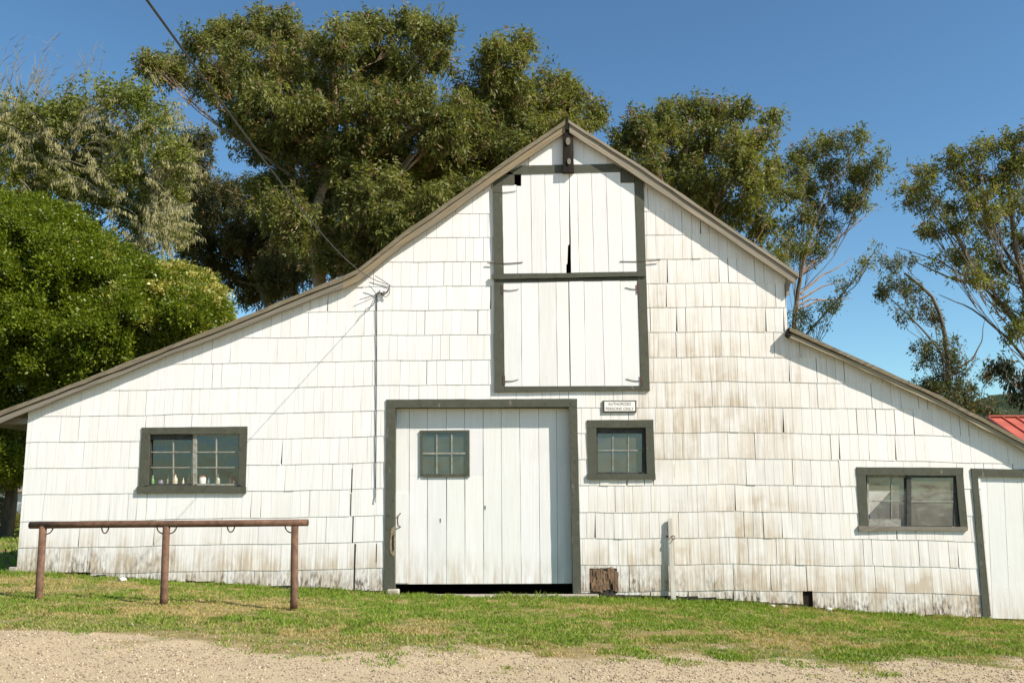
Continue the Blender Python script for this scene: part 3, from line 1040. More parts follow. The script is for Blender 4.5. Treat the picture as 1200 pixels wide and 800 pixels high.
mb.build("jamb", M['trim'], dframe)
YD = 0.165


def PD(x, y):
    """pixel seen on the wall plane -> pixel pair kept as is, boards at YD"""
    return (x, y)


top = [460, 479.7, 500.7, 523, 544.5, 566, 587.3, 608.7, 631, 652, 673]
bot = [459.5, 479.2, 501, 523.5, 545, 567, 588.4, 611, 633, 653.7, 675]
qd = seams(top, bot, (470, 470), (684.2, 683.2), 0.2)
q2 = []
WX0, WX1, WY0, WY1 = 494.5, 548, 506, 556.5
for q in qd:
    x0, x1 = q[0][0], q[1][0]
    if x1 > WX0 and x0 < WX1:
        l = max(x0, WX0); rr = min(x1, WX1)
        q2.append([q[0], q[1], (x1, WY0), (x0, WY0)])
        q2.append([(q[3][0] if x0 > 480 else x0, WY1), (x1, WY1), q[2], q[3]])
        if x0 < WX0 - 1: q2.append([(x0, WY0), (WX0, WY0), (WX0, WY1), (x0, WY1)])
        if x1 > WX1 + 1: q2.append([(WX1, WY0), (x1, WY0), (x1, WY1), (WX1, WY1)])
    else:
        q2.append(q)
sdoor = boards("sliding_door", q2, YD, YD + 0.03, M['board'], 0.0015)
mb = MB()
mb.pxprism([(464, 577.5), (479, 577.5), (478.6, 683), (463.6, 683)], YD - 0.014, YD - 0.003, 0.001, 0.3, c=(0.98, 0.98, 0.97, 1))
mb.build("latch_board", M['board'], sdoor, col=True)
mb = MB()
a = [P(469.6, 601, YD), P(467, 604, YD), P(466.3, 610, YD), P(467, 615.5, YD), P(469.6, 617, YD)]
ya = [-0.015, -0.06, -0.075, -0.06, -0.015]
mb.tube([(p.x, YD + d, p.z) for p, d in zip(a, ya)], 0.011, n=6)
mb.build("handle", M['iron'], sdoor)
for (x, y) in ((516, 610), (568.5, 595)):
    mb = MB(); mb.pxprism([(x - 0.4, y - 3), (x + 0.6, y - 2.5), (x + 0.5, y + 2), (x - 0.2, y + 1)], YD - 0.006, YD - 0.002); mb.build("knot_scar", M['old'], sdoor)
# door window
mb = MB()
frame4(mb, [(492.2, 504), (550.2, 503.6), (550.4, 558.5), (492.4, 558.8)], [(495.2, 506.6), (547.2, 506.4), (547.4, 555), (495.4, 555.2)], YD - 0.03, YD + 0.04, 0.001)
dw = mb.build("door_window", M['trim'], sdoor)
mb = MB()
for x in (511.8, 529.4):
    mb.pxprism([(x - 0.7, 506.4), (x + 0.7, 506.4), (x + 0.7, 555.3), (x - 0.7, 555.3)], YD - 0.012, YD + 0.02)
mb.pxprism([(495.3, 530.2), (547.3, 530.0), (547.3, 531.8), (495.3, 532.0)], YD - 0.014, YD + 0.02)
dw_m = mb
dw_m.build("muntin", M['muntin'], sdoor)
mb = MB(); a, b = P(495, 506, YD + 0.01), P(547.5, 555.5, YD + 0.01)
mb.add([(a.x, YD + 0.008, b.z), (b.x, YD + 0.008, b.z), (b.x, YD + 0.008, a.z), (a.x, YD + 0.008, a.z)], [(0, 1, 2, 3)])
mb.build("pane", M['glassd'], sdoor)
# splintered jamb, exposed wood
mb = MB()
mb.pxprism([(458.5, 619), (462.2, 616), (463, 632), (462, 652), (457.5, 648), (456.5, 638)], -0.034, -0.02, 0.008, 0.05)
mb.build("splintered_wood", M['fasU'], dframe)
mb = MB()
mb.pxprism([(459.4, 628), (461.4, 625), (461.6, 644), (459.8, 646)], -0.037, -0.03, 0.004, 0.05)
mb.build("splinter_shade", M['old'], dframe)  # raised dark patch that paints in the shade of a hollow


# ------------------------------------------------------------------ windows
def window(o, i, sill, sashes, pane_mat, label, ypane=0.02, bottles=None):
    m = MB()
    frame4(m, o, i, -0.026, -0.002, 0.003, bottom=False)
    wn_ = m.build("window", M['trim'], barn)
    tag(wn_, label)
    m = MB(); m.pxprism(sill, -0.048, -0.002, 0.004, 0.12); m.build("sill", M['trim'] if not label.startswith("wide dusty") else M['fasL'], wn_)
    # reveal lining
    m = MB()
    a, b = P(i[0][0], i[0][1]), P(i[2][0], i[2][1])
    x0, x1, z1, z0 = a.x - 0.005, b.x + 0.005, a.z + 0.005, b.z - 0.005
    m.box((x0 - 0.07, -0.0015, z0), (x0, 0.12, z1)); m.box((x1, -0.0015, z0), (x1 + 0.07, 0.12, z1))
    m.box((x0 - 0.07, -0.0015, z1), (x1 + 0.07, 0.12, z1 + 0.07)); m.box((x0 - 0.07, -0.0015, z0 - 0.07), (x1 + 0.07, 0.22, z0))
    m.build("reveal", M['trim'], wn_)
    for s in sashes:
        (sx0, sy0, sx1, sy1), vs, hs, yy, smat, mmat, rail = s
        m = MB()
        frame4(m, [(sx0, sy0), (sx1, sy0), (sx1, sy1), (sx0, sy1)], [(sx0 + rail[0], sy0 + rail[1]), (sx1 - rail[2], sy0 + rail[1]), (sx1 - rail[2], sy1 - rail[3]), (sx0 + rail[0], sy1 - rail[3])], yy - 0.015, yy + 0.015, 0.001)
        sh = m.build("sash", smat, wn_)
        m = MB()
        for x in vs:
            m.pxprism([(x - 0.6, sy0 + rail[1]), (x + 0.6, sy0 + rail[1]), (x + 0.6, sy1 - rail[3]), (x - 0.6, sy1 - rail[3])], yy - 0.010, yy + 0.012, 0.001)
        for y in hs:
            m.pxprism([(sx0 + rail[0], y - 0.6), (sx1 - rail[2], y - 0.7), (sx1 - rail[2], y + 0.5), (sx0 + rail[0], y + 0.6)], yy - 0.012, yy + 0.012, 0.001)
        m.build("muntin", mmat, wn_)
        m = MB(); a, b = P(sx0 + 0.5, sy0 + 0.5, yy), P(sx1 - 0.5, sy1 - 0.5, yy)
        m.add([(a.x, yy + 0.003, b.z), (b.x, yy + 0.003, b.z), (b.x, yy + 0.003, a.z), (a.x, yy + 0.003, a.z)], [(0, 1, 2, 3)])
        m.build("pane", pane_mat, wn_)
    return wn_


window([(166, 500.7), (289.8, 499.5), (287.8, 570.5), (162.2, 570.5)], [(175.6, 508.6), (280.8, 508), (279.2, 568), (174, 568)],
       [(160.2, 570), (288, 570), (288, 577.6), (160, 578)],
       [((174, 508, 228, 568.5), [203], [529.5, 547.5], 0.06, M['sash'], M['muntin'], (3, 7, 2.5, 2)),
        ((226, 507.5, 281, 568.5), [253.5], [529.5, 547.5], 0.03, M['muntin'], M['muntin'], (4.5, 3, 2, 2))],
       M['glass'], "wide sliding window with bottles standing behind clean dark panes")
window([(688, 492), (765.8, 491.5), (767.8, 556), (689.4, 556)], [(698.8, 501), (756.8, 500.5), (758, 554.5), (699.5, 554.5)],
       [(688.4, 555), (768, 554.8), (768.6, 561.4), (688.6, 561.8)],
       [((698.5, 500.5, 758.5, 555), [718.3, 736.4], [527.6], 0.065, M['sash'], M['muntin'], (2, 7, 6, 2))],  # wide dark top and right rails also paint in the reveal's shadow
       M['glasss'], "small square six-pane window right of the sliding door")
window([(1004, 547), (1129, 547.6), (1134.4, 619), (1007.6, 618.5)], [(1014.6, 556), (1120.4, 557), (1125.6, 617), (1017, 616.4)],
       [(1006, 616), (1134.6, 617.2), (1134, 621.8), (1060, 621), (1007, 622.6)],
       [((1016, 555.5, 1065, 617), [1045], [586.6], 0.07, M['muntin'], M['muntin'], (2, 4, 2.5, 9)),
        ((1062.5, 556, 1125, 617.5), [], [587.4], 0.025, M['sash'], M['muntin'], (5.5, 3.5, 7, 2))],
       M['glassr'], "wide dusty sliding window with a crumbling sill")

# right door
mb = MB()
mb.pxprism([(1138.4, 548.4), (1262, 551), (1262, 560), (1138.9, 558)], -0.03, -0.003, 0.003)
mb.pxprism([(1138.9, 558.1), (1146, 558.1), (1161, 721.5), (1152.2, 721.5)], -0.028, -0.003, 0.003)
mb.pxprism([(1252, 560.2), (1262, 560.2), (1280, 726), (1269, 726)], -0.028, -0.003, 0.003)
mb.build("door_frame", M['trim'], barn)
q = seams([1143, 1156, 1176, 1197, 1217, 1237, 1257], [1156, 1163.5, 1184, 1205, 1226, 1248, 1272], (555, 556), (723.5, 727), 0.2)
d2 = boards("side_door", q, 0.02, 0.05, M['board'], 0.0015)
tag(d2, "white plank door in the lean-to, stained along its foot")
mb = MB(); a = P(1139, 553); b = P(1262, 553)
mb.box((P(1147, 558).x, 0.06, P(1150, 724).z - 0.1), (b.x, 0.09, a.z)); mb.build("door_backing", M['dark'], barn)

# rotten patch, footings
mb = MB()
rr = random.Random(3)
x = 689.5
while x < 724:
    wd = rr.uniform(2.2, 5.5)
    t = 664.5 + rr.uniform(0, 4); bt = 692.5 + rr.uniform(-3, 1.5)
    mb.pxprism([(x, t), (x + wd, t + rr.uniform(-2, 2)), (x + wd - 0.2, bt + rr.uniform(-1, 1)), (x, bt)], -0.004 - rr.uniform(0, 0.012), 0.0, 0.012, 0.05)
    x += wd
for k in range(8):
    x = 690 + rr.uniform(0, 30); y = 668 + rr.uniform(0, 16)
    mb.pxprism([(x, y), (x + 2.5, y + 1), (x + 3, y + 7), (x + 1, y + 9)], -0.024, -0.014, 0.012, 0.05)
mb.build("rotten_patch", M['rot'], barn)
mb = MB(); a, b = P(940.3, 691.6), P(953.2, 713)
mb.box((a.x, 0.03, b.z - 0.1), (b.x, 0.05, a.z))
mb.build("vent_shade", M['old'], barn)  # dark plate closing the hole, standing in for the shade inside
for (x0, y0, x1, y1, dpt) in ((453, 690.5, 467, 700.5, 0.16), (468, 697.4, 664, 701.5, 0.10), (640, 696.5, 702, 700.5, 0.14)):
    mb = MB()
    a, b = P(x0, y0, -dpt), P(x1, y1, -dpt)
    mb.box((a.x, -dpt if x0 != 640 else -dpt + 0.01, b.z - 0.2), (b.x, 0.02 if x0 == 453 else (0.3 if x0 == 468 else 0.012), a.z if x0 != 468 else a.z - 0.01))
    mb.build("footing", M['concrete'], barn, bevel=0.02)
for px, tx in ((860, 8), (980, 5), (1075, 6)):
    pass

# ------------------------------------------------------------------ sign
c = P(726, 476.3, -0.01)
sign = empty("wall_sign", c, "small white lettered sign in a dark frame above the square window", "sign")
mb = MB(); mb.pxprism([(706.4, 469.2), (745.8, 469.0), (745.9, 483.0), (706.6, 483.3)], -0.035, -0.012); mb.build("sign_frame", M['sash'], sign)
ms = m_simple("sign paint", (0.74, 0.70, 0.62), (0.82, 0.79, 0.73), 30)
mb = MB(); mb.pxprism([(708.2, 470.4), (744.2, 470.3), (744.3, 481.3), (708.4, 481.5)], -0.041, -0.0355); mb.build("sign_panel", ms, sign)
mt = m_simple("faded lettering", (0.16, 0.12, 0.10), (0.28, 0.22, 0.18), 40)
for body, y, wpx in (("AUTHORIZED", 473.2, 27), ("PERSONS ONLY", 478.8, 33)):
    cu = bpy.data.curves.new("lettering", 'FONT')
    cu.body = body; cu.size = 0.068; cu.align_x = 'CENTER'; cu.align_y = 'CENTER'; cu.extrude = 0.0008
    t = bpy.data.objects.new("tmp", cu)
    COL.objects.link(t)
    dg = bpy.context.evaluated_depsgraph_get()
    me = bpy.data.meshes.new_from_object(t.evaluated_get(dg))
    wd = max(v.co.x for v in me.vertices) - min(v.co.x for v in me.vertices)
    k = wpx / 67.3 / wd
    p = P(726.3, y, -0.0425)
    for v in me.vertices:
        v.co = Vector((v.co.x * k + p.x - c.x, -v.co.z + p.y - c.y, v.co.y + p.z - c.z))
    bpy.data.objects.remove(t)
    me.name = "lettering"
    link("lettering", me, mt, sign)

# ------------------------------------------------------------------ bottles on the window sill
def bottle(px, h, r, kind, c1, c2, label, clear=False):
    b = P(px, 568.3, 0.12)
    z0 = P(226, 568).z - 0.005
    mm = m_simple("bottle " + label[:24], c1, tuple(min(1, x * 1.3) for x in c1), 20, 0.25, 0.5)
    cc = m_simple("cap " + label[:24], c2, c2, 20, 0.4, 0.4)
    o = empty("bottle" if kind != 'jar' else "jar", (b.x, 0.12, z0), label, "bottle" if kind != 'jar' else "jar", "bottles and jars on the window sill")
    m = MB()
    if kind == 'jar':
        m.lathe([(r * 0.9, 0), (r, 0.01), (r, h * 0.78), (r * 0.85, h * 0.84)], (b.x, 0.12, z0)); m.build("glass_body", mm, o, True)
        m = MB(); m.lathe([(r * 0.9, h * 0.84), (r * 0.9, h), (r * 0.8, h * 1.01)], (b.x, 0.12, z0)); m.build("lid", cc, o)
    else:
        m.lathe([(r * 0.9, 0), (r, 0.008), (r, h * 0.52), (r * 0.75, h * 0.64), (r * 0.36, h * 0.72), (r * 0.33, h * 0.9)], (b.x, 0.12, z0)); m.build("glass_body", mm, o, True)
        m = MB(); m.lathe([(r * 0.4, h * 0.9), (r * 0.4, h), (r * 0.3, h * 1.01)], (b.x, 0.12, z0)); m.build("cap", cc, o)


bottle(178.5, 0.17, 0.030, 'b', (0.15, 0.38, 0.12), (0.5, 0.5, 0.4), "green bottle at the left end of the window sill")
bottle(188, 0.10, 0.045, 'jar', (0.18, 0.15, 0.25), (0.1, 0.1, 0.1), "low purplish jar beside the green bottle")
bottle(196.5, 0.17, 0.022, 'b', (0.42, 0.34, 0.25), (0.5, 0.1, 0.06), "slim tan bottle with red cap left of the window muntin")
bottle(205, 0.20, 0.042, 'b', (0.62, 0.55, 0.42), (0.55, 0.12, 0.08), "wide cream bottle with red cap near the left muntin")
bottle(214.5, 0.13, 0.022, 'b', (0.65, 0.62, 0.52), (0.6, 0.58, 0.5), "small pale bottle left of the window centre post")
bottle(221, 0.22, 0.024, 'b', (0.16, 0.2, 0.14), (0.1, 0.1, 0.1), "tall dark green bottle against the window centre post")
bottle(237, 0.17, 0.062, 'jar', (0.72, 0.72, 0.72), (0.30, 0.08, 0.07), "big white jar with maroon lid in the right half of the window")
bottle(244.5, 0.16, 0.020, 'b', (0.6, 0.6, 0.58), (0.2, 0.2, 0.2), "thin white bottle beside the big white jar")
bottle(255, 0.19, 0.038, 'b', (0.5, 0.46, 0.36), (0.45, 0.42, 0.35), "beige bottle just right of the right muntin")
bottle(270, 0.20, 0.020, 'b', (0.36, 0.12, 0.07), (0.3, 0.08, 0.05), "slim red bottle near the right end of the sill")
bottle(274, 0.09, 0.024, 'jar', (0.62, 0.58, 0.5), (0.5, 0.48, 0.42), "tiny pale jar at the right end of the window sill")

# ------------------------------------------------------------------ white post with ring
base = P(788.5, 702.5, -0.13)
post = empty("wooden_post", base, "slim leaning white board post standing against the stained wall", "post")
a, b = P(785, 608, -0.055), P(789.5, 703, -0.09)
mb = MB()
wv = 0.042
for k in range(1):
    vs = []
    for p in (b, a):
        for dx, dy in ((-wv, -0.012), (wv, -0.012), (wv, 0.02), (-wv, 0.02)):
            vs.append((p.x + dx * (1.0 if p is b else 0.8), p.y + dy, p.z - (0.12 if p is b else 0) + (0.02 if dx > 0 and p is a else 0)))
    mb.add(vs, [(0, 1, 5, 4), (1, 2, 6, 5), (2, 3, 7, 6), (3, 0, 4, 7), (4, 5, 6, 7), (3, 2, 1, 0)])
mp = m_wood("chalky post paint", [(0.36, 0.33, 0.27), (0.62, 0.58, 0.5), (0.5, 0.46, 0.39)], along=(25, 25, 2), chip=(0.25, 0.2, 0.15))
mb.build("post_board", mp, post)
mb = MB()
cc = P(788, 628, -0.085)
mb.tube([cc + Vector((0.03 * math.cos(t) + 0.01, -0.012 + 0.02 * math.sin(t), 0.032 * math.sin(t) - 0.02)) for t in np.linspace(0, 2 * PI, 15)], 0.007, n=6)
mb.build("iron_ring", M['iron'], post)
mb = MB(); mb.box((cc.x - 0.10, -0.06, cc.z - 0.02), (cc.x - 0.03, -0.035, cc.z + 0.012)); mb.build("bracket", M['iron'], post)
mb = MB(); mb.pxprism([(781.2, 612), (785.2, 609), (786, 622), (780, 624)], -0.05, -0.035); mb.build("cleat", mp, post)

# ------------------------------------------------------------------ cable, anchor, drop wire
A0 = P(457, 334, -0.07)
A1 = P(172, 0, -13.0)
dirv = (A1 - A0)
pts = []
for k in range(41):
    t = k / 40 * 1.25
    p = A0 + dirv * t
    p.z -= 0.35 * math.sin(min(t, 1) * PI) * 0.8
    pts.append(p)
mb = MB(); mb.tube(pts, 0.0055, n=6)
cab = mb.build("service_cable", M['wire'], None, True)
tag(cab, "long black overhead cable running down to the barn gable", "cable")

anc = empty("cable_anchor", P(447, 340, 0), "small iron cable anchor with loose wire ends on the shingles", "cable anchor")
mb = MB()
mb.tube([P(447, 345, -0.01), P(447, 343, -0.06), P(450, 345, -0.07), P(454, 342, -0.07), P(457, 334, -0.07)], 0.012, n=6)
mb.tube([P(457, 334, -0.07), P(456, 338, -0.06), P(452, 343, -0.05), P(448, 341, -0.03), P(441, 345, -0.03)], 0.007, n=5)
mb.build("hook", M['iron'], anc, True)
mb = MB()
for pl in ([(441, 345), (437, 339), (432.5, 334.5)], [(441, 345), (432, 348), (421, 351)], [(441, 346), (437, 358), (429, 362), (427, 366)], [(457, 334.5), (449, 329), (439.5, 323)], [(447, 345), (452, 348), (456, 345), (457, 338)]):
    mb.tube([P(x, y, -0.03 - 0.02 * i) for i, (x, y) in enumerate(pl)], 0.006, n=5)
mb.build("loose_wire", M['wire'], anc)
mb = MB(); mb.lathe([(0.02, -0.03), (0.03, 0), (0.022, 0.03)], P(446, 341, -0.04), 8); mb.build("insulator", M['stone'], anc)
mb = MB(); mb.tube([P(441.5, 346, -0.022), P(441.3, 420, -0.022), P(440.8, 500, -0.022), P(440.2, 580, -0.022), P(439.3, 587, -0.03), P(440.6, 588, -0.03)], 0.0075, n=6)
dw_ = mb.build("drop_wire", M['wire'], None)
tag(dw_, "thin dark wire hanging straight down the wall left of the sliding door", "wire")

# ------------------------------------------------------------------ hitching rail
YR = -3.0
hr = empty("hitching_rail", (P(194, 699, YR).x, YR, P(194, 699, YR).z), "rusty pipe hitching rail with hanging half rings on the grass", "hitching rail")
mb = MB()
rl = [P(35, 615.2, YR), P(115, 614.2, YR), P(194, 613.6, YR), P(270, 613, YR), P(361, 612, YR)]
mb.tube(rl, 0.048, n=14); mb.build("rail", M['rust'], hr, True)
for p, s in ((rl[0], -1), (rl[-1], 1)):
    mb = MB()
    mb.tube([p + Vector((s * 0.001, 0, 0)), p + Vector((s * 0.004, 0, 0))], 0.034, n=12)
    mb.build("pipe_end_shade", M['old'], hr)  # dark disc on the closed pipe end, painting in the shaded bore
for (xt, xb, yb) in ((50.5, 45.5, 699), (195, 192, 700), (345.5, 344.5, 702)):
    a, b = P(xt, 617, YR), P(xb, yb, YR)
    mb = MB(); mb.tube([b + Vector((0, 0, -0.12)), b, a + Vector((0, 0, 0.01))], 0.052, 0.050, n=14); mb.build("post", M['rust'], hr, True)


def arc(x0, y0, x1, y1, drop, n=9, part=1.0):
    m = MB()
    a, b = P(x0, y0, YR), P(x1, y1, YR)
    pp = []
    for k in range(n):
        t = PI * part * k / (n - 1)
        cx = (a + b) / 2
        rx = (b.x - a.x) / 2
        pp.append(Vector((cx.x - rx * math.cos(t), YR, a.z - drop * math.sin(t))))
    m.tube(pp, 0.0095, n=7)
    m.build("tie_ring", M['rust'], hr, True)


arc(62.5, 616.5, 47, 616.5, 0.105, part=0.75)
arc(119.2, 616, 127.6, 616, 0.10)
arc(183.8, 616, 201, 616, 0.105, part=0.75)
arc(207, 616, 190, 616, 0.105, part=0.75)
arc(266.4, 615, 275.2, 615, 0.095)
arc(334, 615, 351, 615, 0.105, part=0.75)

# stones
def stone(px, py, Y, r, label, name="stone", mat='stone'):
    p = P(px, py, Y)
    p.z = float(ground_z(p.x, Y)) + r * 0.3
    m = MB(); rs = random.Random(int(px))
    prof = []
    vs, fs = [], []
    n, k = 8, 5
    for i in range(k):
        th = PI * i / (k - 1)
        for j in range(n):
            a = 2 * PI * j / n
            rad = r * rs.uniform(0.8, 1.15)
            vs.append((p.x + rad * 1.2 * math.sin(th) * math.cos(a), p.y + rad * math.sin(th) * math.sin(a), p.z + rad * 0.7 * math.cos(th)))
    for i in range(k - 1):
        for j in range(n):
            fs.append((i * n + j, (i + 1) * n + j, (i + 1) * n + (j + 1) % n, i * n + (j + 1) % n))
    m.add(vs, fs)
    o = m.build(name, M[mat], None)
    tag(o, label, "stone")


stone(143.5, 678, -0.35, 0.06, "pale stone lying on grass behind the hitching rail")
stone(905, 708, -0.12, 0.05, "small pale stone at wall foot left of the dark vent")
stone(972, 712, -0.12, 0.07, "pale rubble stone just right of the dark vent")
stone(920, 709, -0.14, 0.06, "flat rubble stone under the dark vent", mat='concrete')
mb = MB(); a = P(14.5, 664, 0.0)
mb.box((a.x - 0.05, -0.03, a.z - 0.25), (a.x + 0.085, 0.12, a.z)); o = mb.build("corner_block", M['concrete'], None, bevel=0.012)
tag(o, "concrete block set against the left corner of the barn", "block")

# ------------------------------------------------------------------ red-roofed building, right
YBk = 14.0
rbn = empty("outbuilding", (P(1230, 560, YBk).x, YBk, -0.4), "outbuilding with red standing seam metal roof behind the lean-to", "building")
ra, rb_ = P(1157, 488.5, YBk + 3), P(1420, 487, YBk + 3)
ea = P(1150, 560, YBk)
zr = ra.z; ze = zr - 1.5
mred = m_simple("red metal roof", (0.36, 0.075, 0.045), (0.45, 0.11, 0.07), 2, 0.45, 0.5)
mb = MB()
x0, x1 = ra.x, ra.x + 9
y0, y1, y2 = YBk - 0.3, YBk + 3, YBk + 6.3
mb.add([(x0, y0, ze), (x1, y0, ze), (x1, y1, zr), (x0, y1, zr), (x0, y0, ze - 0.06), (x1, y0, ze - 0.06), (x1, y1, zr - 0.06), (x0, y1, zr - 0.06), (x1, y2, ze), (x0, y2, ze), (x1, y2, ze - 0.06), (x0, y2, ze - 0.06)],
       [(0, 1, 2, 3), (3, 2, 8, 9), (4, 7, 6, 5), (7, 11, 10, 6), (0, 4, 5, 1), (0, 3, 7, 4), (1, 5, 6, 2), (9, 8, 10, 11), (3, 9, 11, 7), (2, 6, 10, 8)])
n = 18
for k in range(n + 1):
    x = x0 + (x1 - x0) * k / n
    mb.add([(x - 0.02, y0 - 0.01, ze), (x + 0.02, y0 - 0.01, ze), (x + 0.02, y1, zr), (x - 0.02, y1, zr), (x - 0.02, y0 - 0.01, ze + 0.05), (x + 0.02, y0 - 0.01, ze + 0.05), (x + 0.02, y1, zr + 0.05), (x - 0.02, y1, zr + 0.05)],
           [(4, 5, 6, 7), (0, 4, 7, 3), (1, 2, 6, 5), (0, 1, 5, 4)])
mb.box((x0, y1 - 0.12, zr + 0.01), (x1, y1 + 0.12, zr + 0.06))
mb.build("roof", mred, rbn)
mb = MB(); mb.box((x0 + 0.3, YBk, -1.2), (x1 - 0.3, YBk + 6, ze - 0.07)); mb.build("wall", mside, rbn)

# ------------------------------------------------------------------ small white shed, far left
YS = 34.0
sh = empty("garden_shed", (P(0, 600, YS).x, YS, 0.1), "small white shed with dark doorway glimpsed beyond the laurel", "shed")
p0, p1 = P(-60, 606, YS), P(40, 576, YS)
mb = MB(); mb.box((p0.x, YS, 0.0), (P(-8, 600, YS).x, YS + 3, p1.z)); mb.box((P(7, 600, YS).x, YS, 0.0), (p1.x, YS + 3, p1.z)); mb.box((P(-8, 600, YS).x, YS, P(0, 583, YS).z), (P(7, 600, YS).x, YS + 3, p1.z)); mb.build("wall", mside, sh)
mb = MB(); mb.add([(p0.x - 0.2, YS - 0.3, p1.z + 0.01), (p1.x + 0.2, YS - 0.3, p1.z + 0.01), (p1.x + 0.2, YS + 1.5, p1.z + 0.7), (p0.x - 0.2, YS + 1.5, p1.z + 0.7), (p1.x + 0.2, YS + 3.3, p1.z + 0.01), (p0.x - 0.2, YS + 3.3, p1.z + 0.01)],
             [(0, 1, 2, 3), (3, 2, 4, 5), (0, 3, 5), (1, 4, 2), (0, 5, 4, 1)]); mb.build("roof", M['roof'], sh)
mb = MB(); mb.box((P(-8, 600, YS).x, YS + 0.5, 0), (P(7, 600, YS).x, YS + 0.55, P(0, 583, YS).z)); mb.build("doorway", M['dark'], sh)  # dark panel set in the opening to paint in its inner shade


# ------------------------------------------------------------------ trees
def rand_unit(n):
    v = RNG.normal(size=(n, 3))
    return v / np.linalg.norm(v, axis=1, keepdims=True)


def leaf_mesh(name, C, dirs, L, W, cols, mat, parent):
    n = len(C)
    r = rand_unit(n)
    s = np.cross(dirs, r); s /= np.linalg.norm(s, axis=1, keepdims=True) + 1e-9
    V = np.stack([C, C + dirs * (L * 0.45)[:, None] + s * W[:, None], C + dirs * L[:, None], C + dirs * (L * 0.45)[:, None] - s * W[:, None]], 1).reshape(-1, 3)
    Qm = np.arange(n * 4).reshape(-1, 4)
    c = np.repeat(np.concatenate([cols, np.ones((n, 1))], 1), 4, 0)
    return raw_mesh(name, V, Qm, 4, mat, parent, c)


def curve_pts(a, b, sag, n=7, wob=0.0):
    a, b = Vector(a), Vector(b)
    out = []
    for k in range(n):
        t = k / (n - 1)
        p = a.lerp(b, t)
        p.z -= sag * math.sin(t * PI)
        if wob and 0 < k < n - 1:
            p += Vector((random.uniform(-wob, wob), random.uniform(-wob, wob), random.uniform(-wob, wob)))
        out.append(p)
    return out


